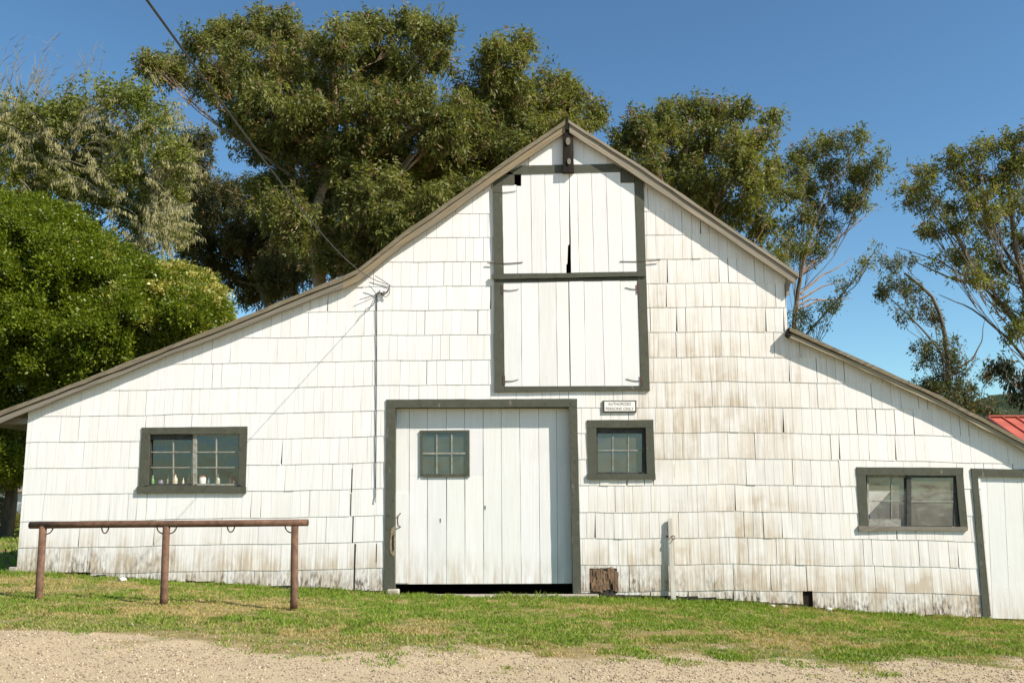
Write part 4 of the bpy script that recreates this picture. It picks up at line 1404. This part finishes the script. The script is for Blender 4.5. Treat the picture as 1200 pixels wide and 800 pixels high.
def euc(label, Y, trunk, clumps, r0, spread, dens=1.0, c1=(0.055, 0.076, 0.019), c2=(0.225, 0.222, 0.056), red=0.08, leaf=(0.21, 0.036), sub=0.42, bark='bark', cat="tree", name="eucalyptus_tree", group="eucalyptus trees behind the barn", twigs=True, droop=0.55, nsub=36, bareness=0.0, limbr=1.0, fan=0.5, squash=1.0):
    T = [P(x, y, Y + (dy if len(tt) > 2 else 0)) for tt in trunk for (x, y, dy) in [(*tt[:2], tt[2] if len(tt) > 2 else 0)]]
    foot = Vector((T[0].x, T[0].y, float(ground_z(T[0].x, T[0].y))))
    tree = empty(name, foot, label, cat, group)
    T = [foot - Vector((0, 0, 0.3))] + T
    # densify trunk
    TT = []
    for a, b in zip(T[:-1], T[1:]):
        m = max(2, int((b - a).length / 0.8))
        for k in range(m):
            TT.append(a.lerp(b, k / m))
    TT.append(T[-1])
    for i in range(1, len(TT) - 1):
        TT[i] = (TT[i - 1] * 0.25 + TT[i] * 0.5 + TT[i + 1] * 0.25)
    nt = len(TT)
    tk = MB(); tk.tube(TT, lambda t: r0 * (1 - 0.8 * t) * (1 + 0.5 * max(0, 0.06 - t) / 0.06), n=10)
    lm = MB()
    C_all, D_all, K_all = [], [], []
    px_m = F / (Y + D)
    for ci, (cx, cy, rx, ry) in enumerate(clumps):
        dep = random.uniform(-1, 1) * spread
        c = P(cx, cy, Y + dep)
        RX, RZ = rx / px_m * 1.05 * squash, ry / px_m * 1.08 * squash
        RY = (RX + RZ) / 2
        # limb from the trunk
        tgt_z = c.z - (abs(c.x - TT[-1].x) * fan + 1.2 + (fan - 0.5) * 2.0)
        best = min(range(nt), key=lambda i: abs(TT[i].z - tgt_z) + 0.35 * (TT[i] - c).length)
        st = TT[best]
        rad = limbr * max(0.02, 0.036 * math.sqrt(max(0.2, (c - st).length)) * 0.6)
        lp = curve_pts(st, c, min(1.2, 0.14 * (c - st).length), 8, 0.12)
        lm.tube(lp, lambda t: rad * (1 - 0.75 * t), n=6, cap=False)
        k = max(5, int(nsub * (RX * RZ) / (1.6 * 1.2) * 0.75 + 4))
        u = rand_unit(k) * (RNG.random(k) ** (1 / 2.4))[:, None] * RNG.choice([1.0, 1.0, 1.0, 1.18], k)[:, None]
        S = np.array(c) + u * np.array([RX, RY, RZ])
        for s in S:
            if twigs and random.random() < 0.75:
                j = random.randint(4, 7)
                tw = curve_pts(lp[j], s, -0.1, 4, 0.05)
                lm.tube(tw, 0.018, 0.005, n=4, cap=False)
            rs = sub * random.uniform(0.6, 1.35)
            nl = int(230 * dens * random.uniform(0.5, 1.35) * (rs / 0.42) ** 2)
            if random.random() < bareness:
                nl = int(nl * 0.15)
            nsp = max(2, nl // 9)
            spc = RNG.normal(0, 0.50, (nsp, 3)) * rs * np.array([1.15, 1.15, 1.0])
            spd = spc / (np.linalg.norm(spc, axis=1, keepdims=True) + 1e-6) * 0.45 + RNG.normal(0, 0.38, (nsp, 3)) + np.array([0, 0, -0.75 * droop])
            spk = RNG.random(nsp)
            ix = RNG.integers(0, nsp, nl)
            g = spc[ix] + RNG.normal(0, 0.085, (nl, 3)) * np.array([1, 1, 1.5]) + np.array([0, 0, -0.08])
            C_all.append(s + g)
            d = spd[ix] + RNG.normal(0, 0.26, (nl, 3))
            D_all.append(d / np.linalg.norm(d, axis=1, keepdims=True))
            K_all.append(spk[ix])
    Cn = np.concatenate(C_all); Dn = np.concatenate(D_all); Kn = np.concatenate(K_all)
    n = len(Cn)
    t = RNG.random((n, 1))
    big = N3.fbm(Cn[:, 0] * 0.5 + 3, Cn[:, 2] * 0.5, 3)[:, None]
    t = np.clip(t * 0.3 + Kn[:, None] * 0.5 + big * 0.7 - 0.25, 0, 1)
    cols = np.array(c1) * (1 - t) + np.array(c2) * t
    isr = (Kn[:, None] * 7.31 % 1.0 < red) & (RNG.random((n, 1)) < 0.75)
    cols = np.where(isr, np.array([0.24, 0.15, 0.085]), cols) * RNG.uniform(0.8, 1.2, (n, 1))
    sz = RNG.uniform(0.55, 1.5, n); L = sz * leaf[0]; W = sz ** 0.6 * RNG.uniform(0.7, 1.3, n) * leaf[1]
    tk.build("trunk", M[bark], tree, True)
    lm.build("branches", M[bark], tree, True)
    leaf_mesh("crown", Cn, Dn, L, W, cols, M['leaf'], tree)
    return tree, n


NL = 0
A = [(172, 72, 14, 12), (205, 78, 24, 18), (232, 50, 18, 14), (262, 50, 26, 26), (300, 32, 34, 22), (340, 32, 26, 20), (300, 75, 42, 32), (250, 95, 30, 26), (345, 80, 36, 34), (388, 50, 28, 26),
     (430, 32, 32, 20), (475, 32, 30, 22), (512, 40, 22, 20), (515, 66, 18, 14), (430, 75, 38, 32), (480, 80, 34, 30), (390, 105, 36, 32), (330, 125, 44, 34), (285, 130, 28, 26), (440, 125, 38, 32),
     (490, 125, 34, 30), (350, 175, 44, 34), (400, 165, 40, 34), (455, 175, 40, 34), (330, 215, 26, 24), (440, 230, 40, 36), (420, 280, 36, 30), (470, 265, 32, 24), (345, 265, 24, 26), (400, 305, 30, 16), (405, 215, 30, 30), (505, 235, 26, 24), (370, 240, 24, 26), (330, 250, 20, 24), (440, 295, 26, 16), (520, 150, 26, 26), (450, 205, 30, 26)]
t, n = euc("biggest eucalyptus, broad crown and reddish trunk above the left roof", 28, [(376, 345), (372, 290), (366, 255), (385, 200), (395, 140), (390, 70)], A, 0.55, 2.6, 1.0)
NL += n
A2 = [(228, 168, 20, 22), (212, 205, 22, 22), (250, 225, 32, 26), (295, 235, 30, 26), (265, 270, 36, 28), (230, 260, 24, 26), (305, 285, 34, 28), (275, 318, 28, 20), (330, 320, 30, 24), (310, 345, 24, 12), (240, 300, 24, 22), (205, 235, 20, 22), (345, 290, 24, 24)]
t, n = euc("shaded dark eucalyptus between the lichen tree and the biggest eucalyptus", 36, [(318, 365), (300, 320), (285, 270), (270, 225)], A2, 0.45, 2.0, 0.85, (0.04, 0.05, 0.018), (0.12, 0.12, 0.04), bark='barkd', bareness=0.12, squash=1.15)  # leaf colours darkened to paint in this tree's shade
NL += n
B = [(600, 50, 22, 13), (580, 60, 20, 15), (606, 74, 20, 13), (570, 77, 13, 11), (560, 106, 28, 20), (600, 100, 30, 18), (645, 98, 24, 15), (675, 115, 22, 15), (697, 134, 14, 13), (540, 135, 32, 26), (590, 140, 36, 26), (635, 135, 34, 24), (668, 145, 24, 16),
     (560, 180, 36, 28), (610, 170, 32, 24), (520, 185, 30, 28), (555, 220, 30, 20), (520, 235, 26, 22), (492, 255, 24, 16), (500, 215, 24, 24), (545, 160, 26, 24), (580, 185, 28, 20), (470, 280, 20, 14), (625, 150, 24, 18)]
A3 = [(300, 160, 34, 26), (350, 150, 34, 26), (400, 200, 36, 30), (450, 160, 36, 30), (360, 225, 34, 30), (450, 250, 38, 30), (500, 220, 34, 30), (400, 270, 38, 28), (340, 290, 30, 26), (480, 290, 30, 20), (430, 310, 30, 14), (520, 190, 30, 24), (310, 330, 26, 16)]
t, n = euc("shadowy eucalyptus crown filling the middle behind the biggest eucalyptus", 41, [(440, 330), (435, 270), (420, 210), (410, 170)], A3, 0.4, 1.6, 0.8, (0.04, 0.05, 0.018), (0.14, 0.135, 0.042), bark='barkd', bareness=0.05, squash=1.1)  # darker leaf colours carry the inner shade of the grove
NL += n
B3 = [(545, 130, 26, 22), (580, 150, 30, 24), (630, 130, 28, 20), (655, 135, 24, 16), (540, 190, 30, 26), (580, 190, 30, 22), (515, 230, 28, 22), (615, 165, 26, 18), (600, 115, 24, 16), (490, 262, 24, 18), (550, 225, 26, 16)]
t, n = euc("shadowy eucalyptus crown filling the gaps behind the tree left of the barn peak", 40, [(560, 290), (565, 220), (580, 160), (590, 130)], B3, 0.35, 1.4, 0.8, (0.04, 0.05, 0.018), (0.14, 0.135, 0.042), bark='barkd', bareness=0.05, squash=1.1)  # shade between the crowns is put into these darker leaf colours
NL += n
t, n = euc("eucalyptus with a raised top tuft directly left of the barn peak", 31, [(548, 300), (560, 230), (580, 160), (590, 95), (594, 60)], B, 0.42, 2.2, 0.95)
NL += n
Cc = [(735, 157, 22, 18), (752, 148, 18, 14), (775, 140, 26, 17), (805, 130, 27, 17), (840, 130, 25, 17), (868, 127, 15, 11), (905, 138, 11, 7), (893, 160, 17, 12), (785, 170, 36, 28), (830, 165, 36, 26), (868, 175, 30, 24), (750, 185, 28, 22),
      (800, 205, 38, 26), (850, 210, 34, 26), (888, 210, 20, 20), (830, 245, 30, 20), (872, 245, 28, 22), (918, 224, 18, 8), (890, 272, 22, 16), (770, 215, 26, 16), (908, 190, 10, 12)]
t, n = euc("eucalyptus with pale twisted limbs directly right of the barn peak", 31, [(820, 310), (812, 250), (795, 200), (815, 150)], Cc, 0.35, 2.2, 0.85, bareness=0.08, sub=0.38, nsub=44, fan=0.9, squash=0.98, limbr=0.7)
NL += n
Dd = [(940, 175, 20, 15), (970, 165, 25, 15), (1003, 167, 21, 15), (1030, 188, 14, 15), (945, 200, 23, 19), (980, 200, 26, 20), (1013, 205, 22, 18), (950, 230, 22, 20), (985, 235, 22, 20), (1008, 238, 16, 14), (940, 260, 20, 18), (966, 262, 20, 18), (928, 285, 16, 16), (950, 292, 18, 14), (912, 300, 12, 12)]
t, n = euc("tall fan-shaped eucalyptus rising just beyond the upper right roof corner", 33, [(930, 380), (935, 340), (945, 290), (962, 240), (980, 195)], Dd, 0.26, 1.6, 1.2, leaf=(0.17, 0.030), bareness=0.18, sub=0.27, nsub=46, fan=1.5, squash=0.98, limbr=0.6, bark='barkm')
NL += n
D2 = [(990, 338, 18, 16), (968, 358, 20, 12), (1018, 305, 15, 14), (1030, 290, 8, 10), (938, 366, 16, 12), (955, 378, 20, 10), (1003, 320, 12, 10), (980, 350, 14, 10), (935, 385, 16, 8)]
t, n = euc("low leaning eucalyptus sapling above the top end of the lean-to roof", 30, [(925, 430), (935, 400), (965, 370), (1000, 330), (1025, 295)], D2, 0.12, 1.0, 1.0, leaf=(0.15, 0.026), bark='barkd', limbr=0.5, bareness=0.3, sub=0.22, nsub=32, fan=1.0, squash=0.82)
NL += n
E = [(1040, 308, 16, 12), (1062, 304, 16, 10), (1050, 333, 20, 14), (1030, 340, 12, 10), (1074, 343, 16, 12), (1060, 364, 18, 12), (1090, 368, 18, 16), (1105, 398, 18, 18), (1092, 420, 20, 14), (1122, 420, 14, 18), (1110, 443, 24, 16), (1085, 455, 24, 14), (1100, 462, 26, 16), (1135, 462, 26, 14), (1150, 475, 20, 10), (1120, 475, 26, 12), (1088, 450, 18, 12), (1130, 455, 22, 14), (1140, 470, 18, 10), (1108, 470, 24, 14), (1155, 440, 5, 6), (1080, 400, 10, 10)]
t, n = euc("dark narrow eucalyptus on the skyline beside the red roof", 34, [(1113, 500), (1112, 440), (1108, 390), (1095, 345), (1060, 320)], E, 0.3, 1.4, 1.15, (0.035, 0.048, 0.018), (0.12, 0.12, 0.04), leaf=(0.16, 0.028), bark='barkd', bareness=0.25, sub=0.25, nsub=40, fan=1.0, squash=0.88, limbr=0.5)
NL += n
Ff = [(1075, 203, 20, 12), (1063, 224, 17, 12), (1090, 233, 22, 16), (1113, 190, 18, 12), (1135, 175, 18, 12), (1160, 172, 17, 12), (1190, 162, 18, 13), (1130, 205, 24, 16), (1165, 200, 26, 18), (1195, 195, 22, 18), (1110, 240, 18, 14), (1150, 235, 26, 20), (1190, 235, 26, 20), (1115, 265, 20, 15), (1150, 268, 24, 18), (1190, 278, 26, 20), (1120, 298, 15, 10), (1160, 308, 20, 15), (1195, 318, 22, 16), (1225, 190, 26, 22), (1240, 250, 30, 26), (1235, 310, 26, 22), (1225, 150, 18, 14), (1205, 360, 16, 14), (1165, 340, 18, 14), (1135, 325, 16, 10), (1185, 385, 16, 14), (1090, 270, 14, 12), (1140, 300, 20, 14), (1100, 300, 12, 9)]
t, n = euc("large spreading eucalyptus cut off by the right edge of the photo", 26, [(1262, 520), (1245, 440), (1215, 380), (1195, 320), (1185, 250), (1180, 200)], Ff, 0.34, 1.8, 1.2, leaf=(0.17, 0.030), bareness=0.18, sub=0.27, nsub=42, fan=1.1, squash=1.0, bark='barkm', limbr=0.55)
NL += n
F2 = [(1186, 432, 16, 8), (1194, 445, 10, 10), (1200, 465, 10, 8), (1172, 428, 8, 6), (1215, 440, 14, 14)]
t, n = euc("small drooping sapling poking above the red roof at the right edge", 22, [(1222, 520), (1215, 480), (1195, 452), (1160, 435)], F2, 0.09, 0.6, 0.6, (0.03, 0.04, 0.02), (0.06, 0.065, 0.03), bark='barkd', sub=0.3, droop=1.6, group="")
NL += n


# extra bare limbs for the open crowns on the right (part of those trees' look)
def bare(tree, Y, paths, r=0.05, mat='bark'):
    m = MB()
    for pth in paths:
        pts = [P(x, y, Y + i * 0.15) for i, (x, y) in enumerate(pth)]
        dn = []
        for a, b in zip(pts[:-1], pts[1:]):
            for k in range(4):
                dn.append(a.lerp(b, k / 4) + Vector((random.uniform(-.03, .03), 0, random.uniform(-.03, .03))))
        dn.append(pts[-1])
        m.tube(dn, lambda t: r * (1 - 0.85 * t), n=5, cap=False)
    m.build("bare_limb", M[mat], tree)


trees = [o for o in COL.objects if o.name.startswith("eucalyptus_tree")]
byl = {o["label"]: o for o in trees}
for lab, o in byl.items():
    if lab.startswith("tall fan"):
        bare(o, 33, [[(940, 320), (975, 285), (1005, 262), (1030, 238)], [(938, 345), (960, 325), (985, 312), (1000, 300)], [(935, 352), (965, 335), (990, 330)], [(932, 360), (950, 350), (975, 352)], [(945, 300), (960, 270), (975, 230)], [(930, 365), (960, 352), (1000, 350)]], 0.07)
    if lab.startswith("large spreading"):
        bare(o, 26, [[(1215, 420), (1190, 370), (1150, 335), (1100, 305), (1050, 290)], [(1195, 385), (1160, 345), (1120, 290), (1090, 245)], [(1215, 440), (1185, 400), (1140, 362), (1100, 345)], [(1200, 330), (1170, 280), (1150, 230), (1140, 190)], [(1150, 335), (1110, 325), (1060, 300)]], 0.09, 'barkd')
    if lab.startswith("biggest"):
        bare(o, 27.5, [[(340, 205), (300, 175), (260, 150), (225, 120), (200, 90)], [(370, 260), (355, 235), (340, 205)], [(305, 178), (285, 165), (262, 140)]], 0.10, 'barkm')
    if lab.startswith("dark narrow"):
        bare(o, 34, [[(1108, 420), (1080, 385), (1050, 355), (1025, 335)], [(1112, 440), (1140, 420), (1150, 400), (1155, 370)]], 0.07, 'barkd')

# lichen tree, far left
G = [(130, 112, 32, 18), (170, 125, 32, 20), (195, 150, 24, 20), (60, 142, 32, 20), (20, 152, 28, 22), (100, 150, 34, 22), (145, 165, 36, 24), (185, 190, 26, 22), (60, 185, 36, 24), (15, 195, 30, 22), (110, 200, 36, 24), (150, 215, 34, 24), (190, 232, 22, 22), (200, 268, 16, 20), (120, 240, 30, 22), (80, 225, 34, 22), (170, 260, 26, 20), (30, 225, 30, 18), (-25, 170, 34, 30), (-30, 220, 30, 30), (205, 180, 16, 18), (160, 290, 20, 14), (30, 130, 26, 18), (90, 128, 24, 16), (0, 140, 26, 18), (45, 165, 30, 22), (80, 200, 34, 24), (40, 205, 30, 22), (185, 215, 22, 22), (130, 190, 30, 22), (100, 165, 30, 20), (185, 250, 20, 18)]
t, n = euc("grey green lichen-draped tree with bare twigs behind the laurel", 20, [(60, 420), (70, 300), (90, 220), (110, 160)], G, 0.35, 2.2, 1.0, (0.065, 0.095, 0.016), (0.23, 0.24, 0.048), 0.0, (0.14, 0.034), 0.40, 'barkg', name="lichen_tree", group="", droop=0.3, nsub=22, bareness=0.1)
NL += n
# hanging lichen strands and bare twigs
lt = t
m = MB(); C_, D_ = [], []
rl_ = random.Random(9)
for (cx, cy, rx, ry) in G:
    for k in range(17):
        c = P(cx + rl_.gauss(0, rx * 0.6), cy + rl_.gauss(0, ry * 0.6), 20 + rl_.uniform(-2.6, 1.5))
        e = c + Vector((rl_.uniform(-0.3, 1.3), rl_.uniform(-0.6, 0.3), rl_.uniform(-1.1, 0.5)))
        m.tube(curve_pts(c, e, -0.15, 5, 0.06), 0.02, 0.006, n=4, cap=False)
        for j in range(70):
            s = c.lerp(e, rl_.random())
            C_.append((s.x + rl_.gauss(0, 0.06), s.y + rl_.gauss(0, 0.06), s.z)); D_.append((rl_.gauss(0, 0.3), rl_.gauss(0, 0.3), -1))
for k in range(60):
    x = rl_.uniform(-20, 120); y = rl_.uniform(95, 150)
    c = P(x, y, 20 + rl_.uniform(-2, 1))
    hgt = rl_.uniform(0.7, 1.7) * (1.25 if x < 45 or 85 < x < 110 else 0.6)
    e = c + Vector((rl_.uniform(-0.5, 0.9), rl_.uniform(-0.3, 0.3), hgt))
    cp = curve_pts(c, e, 0.12, 6, 0.05)
    m.tube(cp, 0.022, 0.005, n=4, cap=False)
    for j in range(5):
        s = cp[rl_.randint(1, 5)]
        m.tube(curve_pts(s, s + Vector((rl_.uniform(-0.4, 0.5), rl_.uniform(-0.2, 0.2), rl_.uniform(0.1, 0.55))), 0.03, 4, 0.02), 0.011, 0.004, n=3, cap=False)
bare_ = [[(85, 175), (110, 130), (135, 112), (160, 108)], [(75, 250), (70, 190), (82, 150), (78, 110)], [(70, 180), (100, 160), (125, 150)]]
for pth in bare_:
    m.tube([P(x, y, 19) for x, y in pth], 0.06, 0.015, n=5, cap=False)
m.build("sprays", M['barkg'], lt)
C_ = np.array(C_); D_ = np.array(D_); D_ /= np.linalg.norm(D_, axis=1, keepdims=True)
nn = len(C_)
leaf_mesh("lichen", C_, D_, RNG.uniform(0.08, 0.26, nn), RNG.uniform(0.006, 0.018, nn), np.array([0.30, 0.275, 0.13]) * RNG.uniform(0.75, 1.25, (nn, 1)), M['lichen'], lt)


# laurel, bright broad-leaved dome beside the barn
def laurel():
    Y = 14.0
    foot = P(11, 626, Y); foot.z = float(ground_z(foot.x, Y))
    tree = empty("laurel_tree", foot, "dense bright green broad-leaved tree with domed crown beside the barn", "tree")
    mb = MB()
    mb.tube([foot - Vector((0, 0, 0.2)), foot + Vector((0.05, 0, 1.2)), P(18, 520, Y), P(5, 440, Y), P(-10, 340, Y)], 0.13, 0.06, n=9)
    f2 = P(3, 628, Y + 0.8)
    mb.tube([Vector((f2.x, f2.y, foot.z - 0.2)), P(12, 560, Y + 0.6), P(40, 470, Y), P(120, 380, Y)], 0.11, 0.05, n=8)
    mb.tube([P(-20, 640, Y + 1), P(-25, 540, Y), P(-60, 430, Y)], 0.15, 0.06, n=8)
    mb.build("trunk", M['barkd'], tree, True)
    px_m = F / (Y + D)
    poly = np.array([(-150, 260), (-60, 238), (0, 231), (40, 232), (80, 242), (112, 262), (140, 290), (172, 305), (215, 314), (242, 320), (262, 342), (272, 372), (262, 400), (200, 440), (120, 490), (40, 505), (30, 562), (-10, 572), (-60, 560), (-150, 540)], float)

    def inside_dist(p):
        ins, dm = False, 1e9
        for k in range(len(poly)):
            a, b = poly[k], poly[(k + 1) % len(poly)]
            if (a[1] > p[1]) != (b[1] > p[1]) and p[0] < (b[0] - a[0]) * (p[1] - a[1]) / (b[1] - a[1]) + a[0]:
                ins = not ins
            t = np.clip(np.dot(p - a, b - a) / np.dot(b - a, b - a), 0, 1)
            dm = min(dm, np.linalg.norm(p - a - t * (b - a)))
        return ins, dm
    Cs, Ds, Ks = [], [], []
    cnt = 0
    while cnt < 4200:
        p = np.array([random.uniform(-150, 275), random.uniform(228, 568)])
        ins, dm = inside_dist(p)
        lump = float(N2.fbm(p[0] / 30.0, p[1] / 24.0, 3))
        if not ins or (dm < 7 and lump < 0.36):
            continue
        if 455 < p[1] and not (-20 < p[0] < 34 and 490 < p[1]) and random.random() < 0.2 or (p[0] < 35 and 425 < p[1] < 475 and cnt % 5 and random.random() < 0.5):
            continue
        cnt += 1
        e = min(dm / 130.0, 1.0)
        bulge = 3.4 * math.sqrt(max(0.0, 1 - (1 - e) ** 2)) + (lump - 0.5) * 2.9
        side = -1 if cnt % 5 else 1
        c = P(p[0], p[1], Y + side * bulge + random.gauss(0, 0.18))
        nrm = np.array([0.5 * (1 - e), side * (0.35 + 0.65 * e), 0.6])
        nl = int(random.uniform(70, 190))
        rs = random.uniform(0.16, 0.30)
        g = np.clip(RNG.normal(0, 0.5, (nl, 3)), -0.9, 0.9) * rs
        d = g / rs * 0.5 + nrm * 0.6 + RNG.normal(0, 0.38, (nl, 3)) + np.array([0, 0, -0.25])
        Cs.append(np.array(c) + g); Ds.append(d / np.linalg.norm(d, axis=1, keepdims=True))
        yel = 0.0
        if p[0] > 175 and dm < 55 and random.random() < 0.33 * (1 - dm / 60):
            yel = 0.95
        elif random.random() < 0.02:
            yel = 0.4
        Ks.append(np.full(nl, yel))
    C2 = np.concatenate(Cs); D2_ = np.concatenate(Ds); K = np.concatenate(Ks)[:, None]
    n = len(C2)
    tt = RNG.random((n, 1))
    cols = np.array([0.06, 0.10, 0.007]) * (1 - tt) + np.array([0.195, 0.225, 0.016]) * tt
    kk = np.clip(K * RNG.uniform(0.5, 1.3, (n, 1)), 0, 1)
    cols = cols * (1 - kk) + np.array([0.50, 0.44, 0.14]) * kk
    leaf_mesh("crown", C2, D2_, RNG.uniform(0.08, 0.15, n), RNG.uniform(0.022, 0.036, n), cols, M['gloss'], tree)
    return n


NL += laurel()


def shrub(label, px, py, Y, w_, h_, c1, c2, n=2500, name="shrub"):
    p = P(px, py, Y); p.z = float(ground_z(p.x, Y))
    o = empty(name, p, label, "shrub")
    m = MB()
    for k in range(7):
        a = random.uniform(0, 2 * PI)
        m.tube([p - Vector((0, 0, 0.05)), p + Vector((math.cos(a) * w_ * 0.3, math.sin(a) * w_ * 0.3, h_ * 0.5)), p + Vector((math.cos(a) * w_ * 0.5, math.sin(a) * w_ * 0.4, h_ * 0.85))], 0.02, 0.006, n=4)
    m.build("stem", M['barkd'], o)
    u = rand_unit(n) * (RNG.random(n) ** 0.4)[:, None]
    u[:, 2] = np.abs(u[:, 2])
    Cx = np.array(p) + u * np.array([w_ * 0.5, w_ * 0.5, h_]) * (0.75 + 0.5 * N1.fbm(u[:, 0] * 3 + px, u[:, 2] * 3, 2))[:, None]
    d = u * 0.6 + RNG.normal(0, 0.5, (n, 3)); d /= np.linalg.norm(d, axis=1, keepdims=True)
    t = RNG.random((n, 1))
    leaf_mesh("foliage", Cx, d, RNG.uniform(0.06, 0.12, n), RNG.uniform(0.012, 0.025, n), np.array(c1) * (1 - t) + np.array(c2) * t, M['gloss'], o)


shrub("small yellowish shrub growing in front of the far white shed", 19, 607, 26, 0.9, 0.75, (0.16, 0.15, 0.03), (0.24, 0.22, 0.05))
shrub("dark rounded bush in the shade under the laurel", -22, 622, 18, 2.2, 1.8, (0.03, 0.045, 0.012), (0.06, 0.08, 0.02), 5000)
print("leaves", NL, "objects", len(COL.objects))
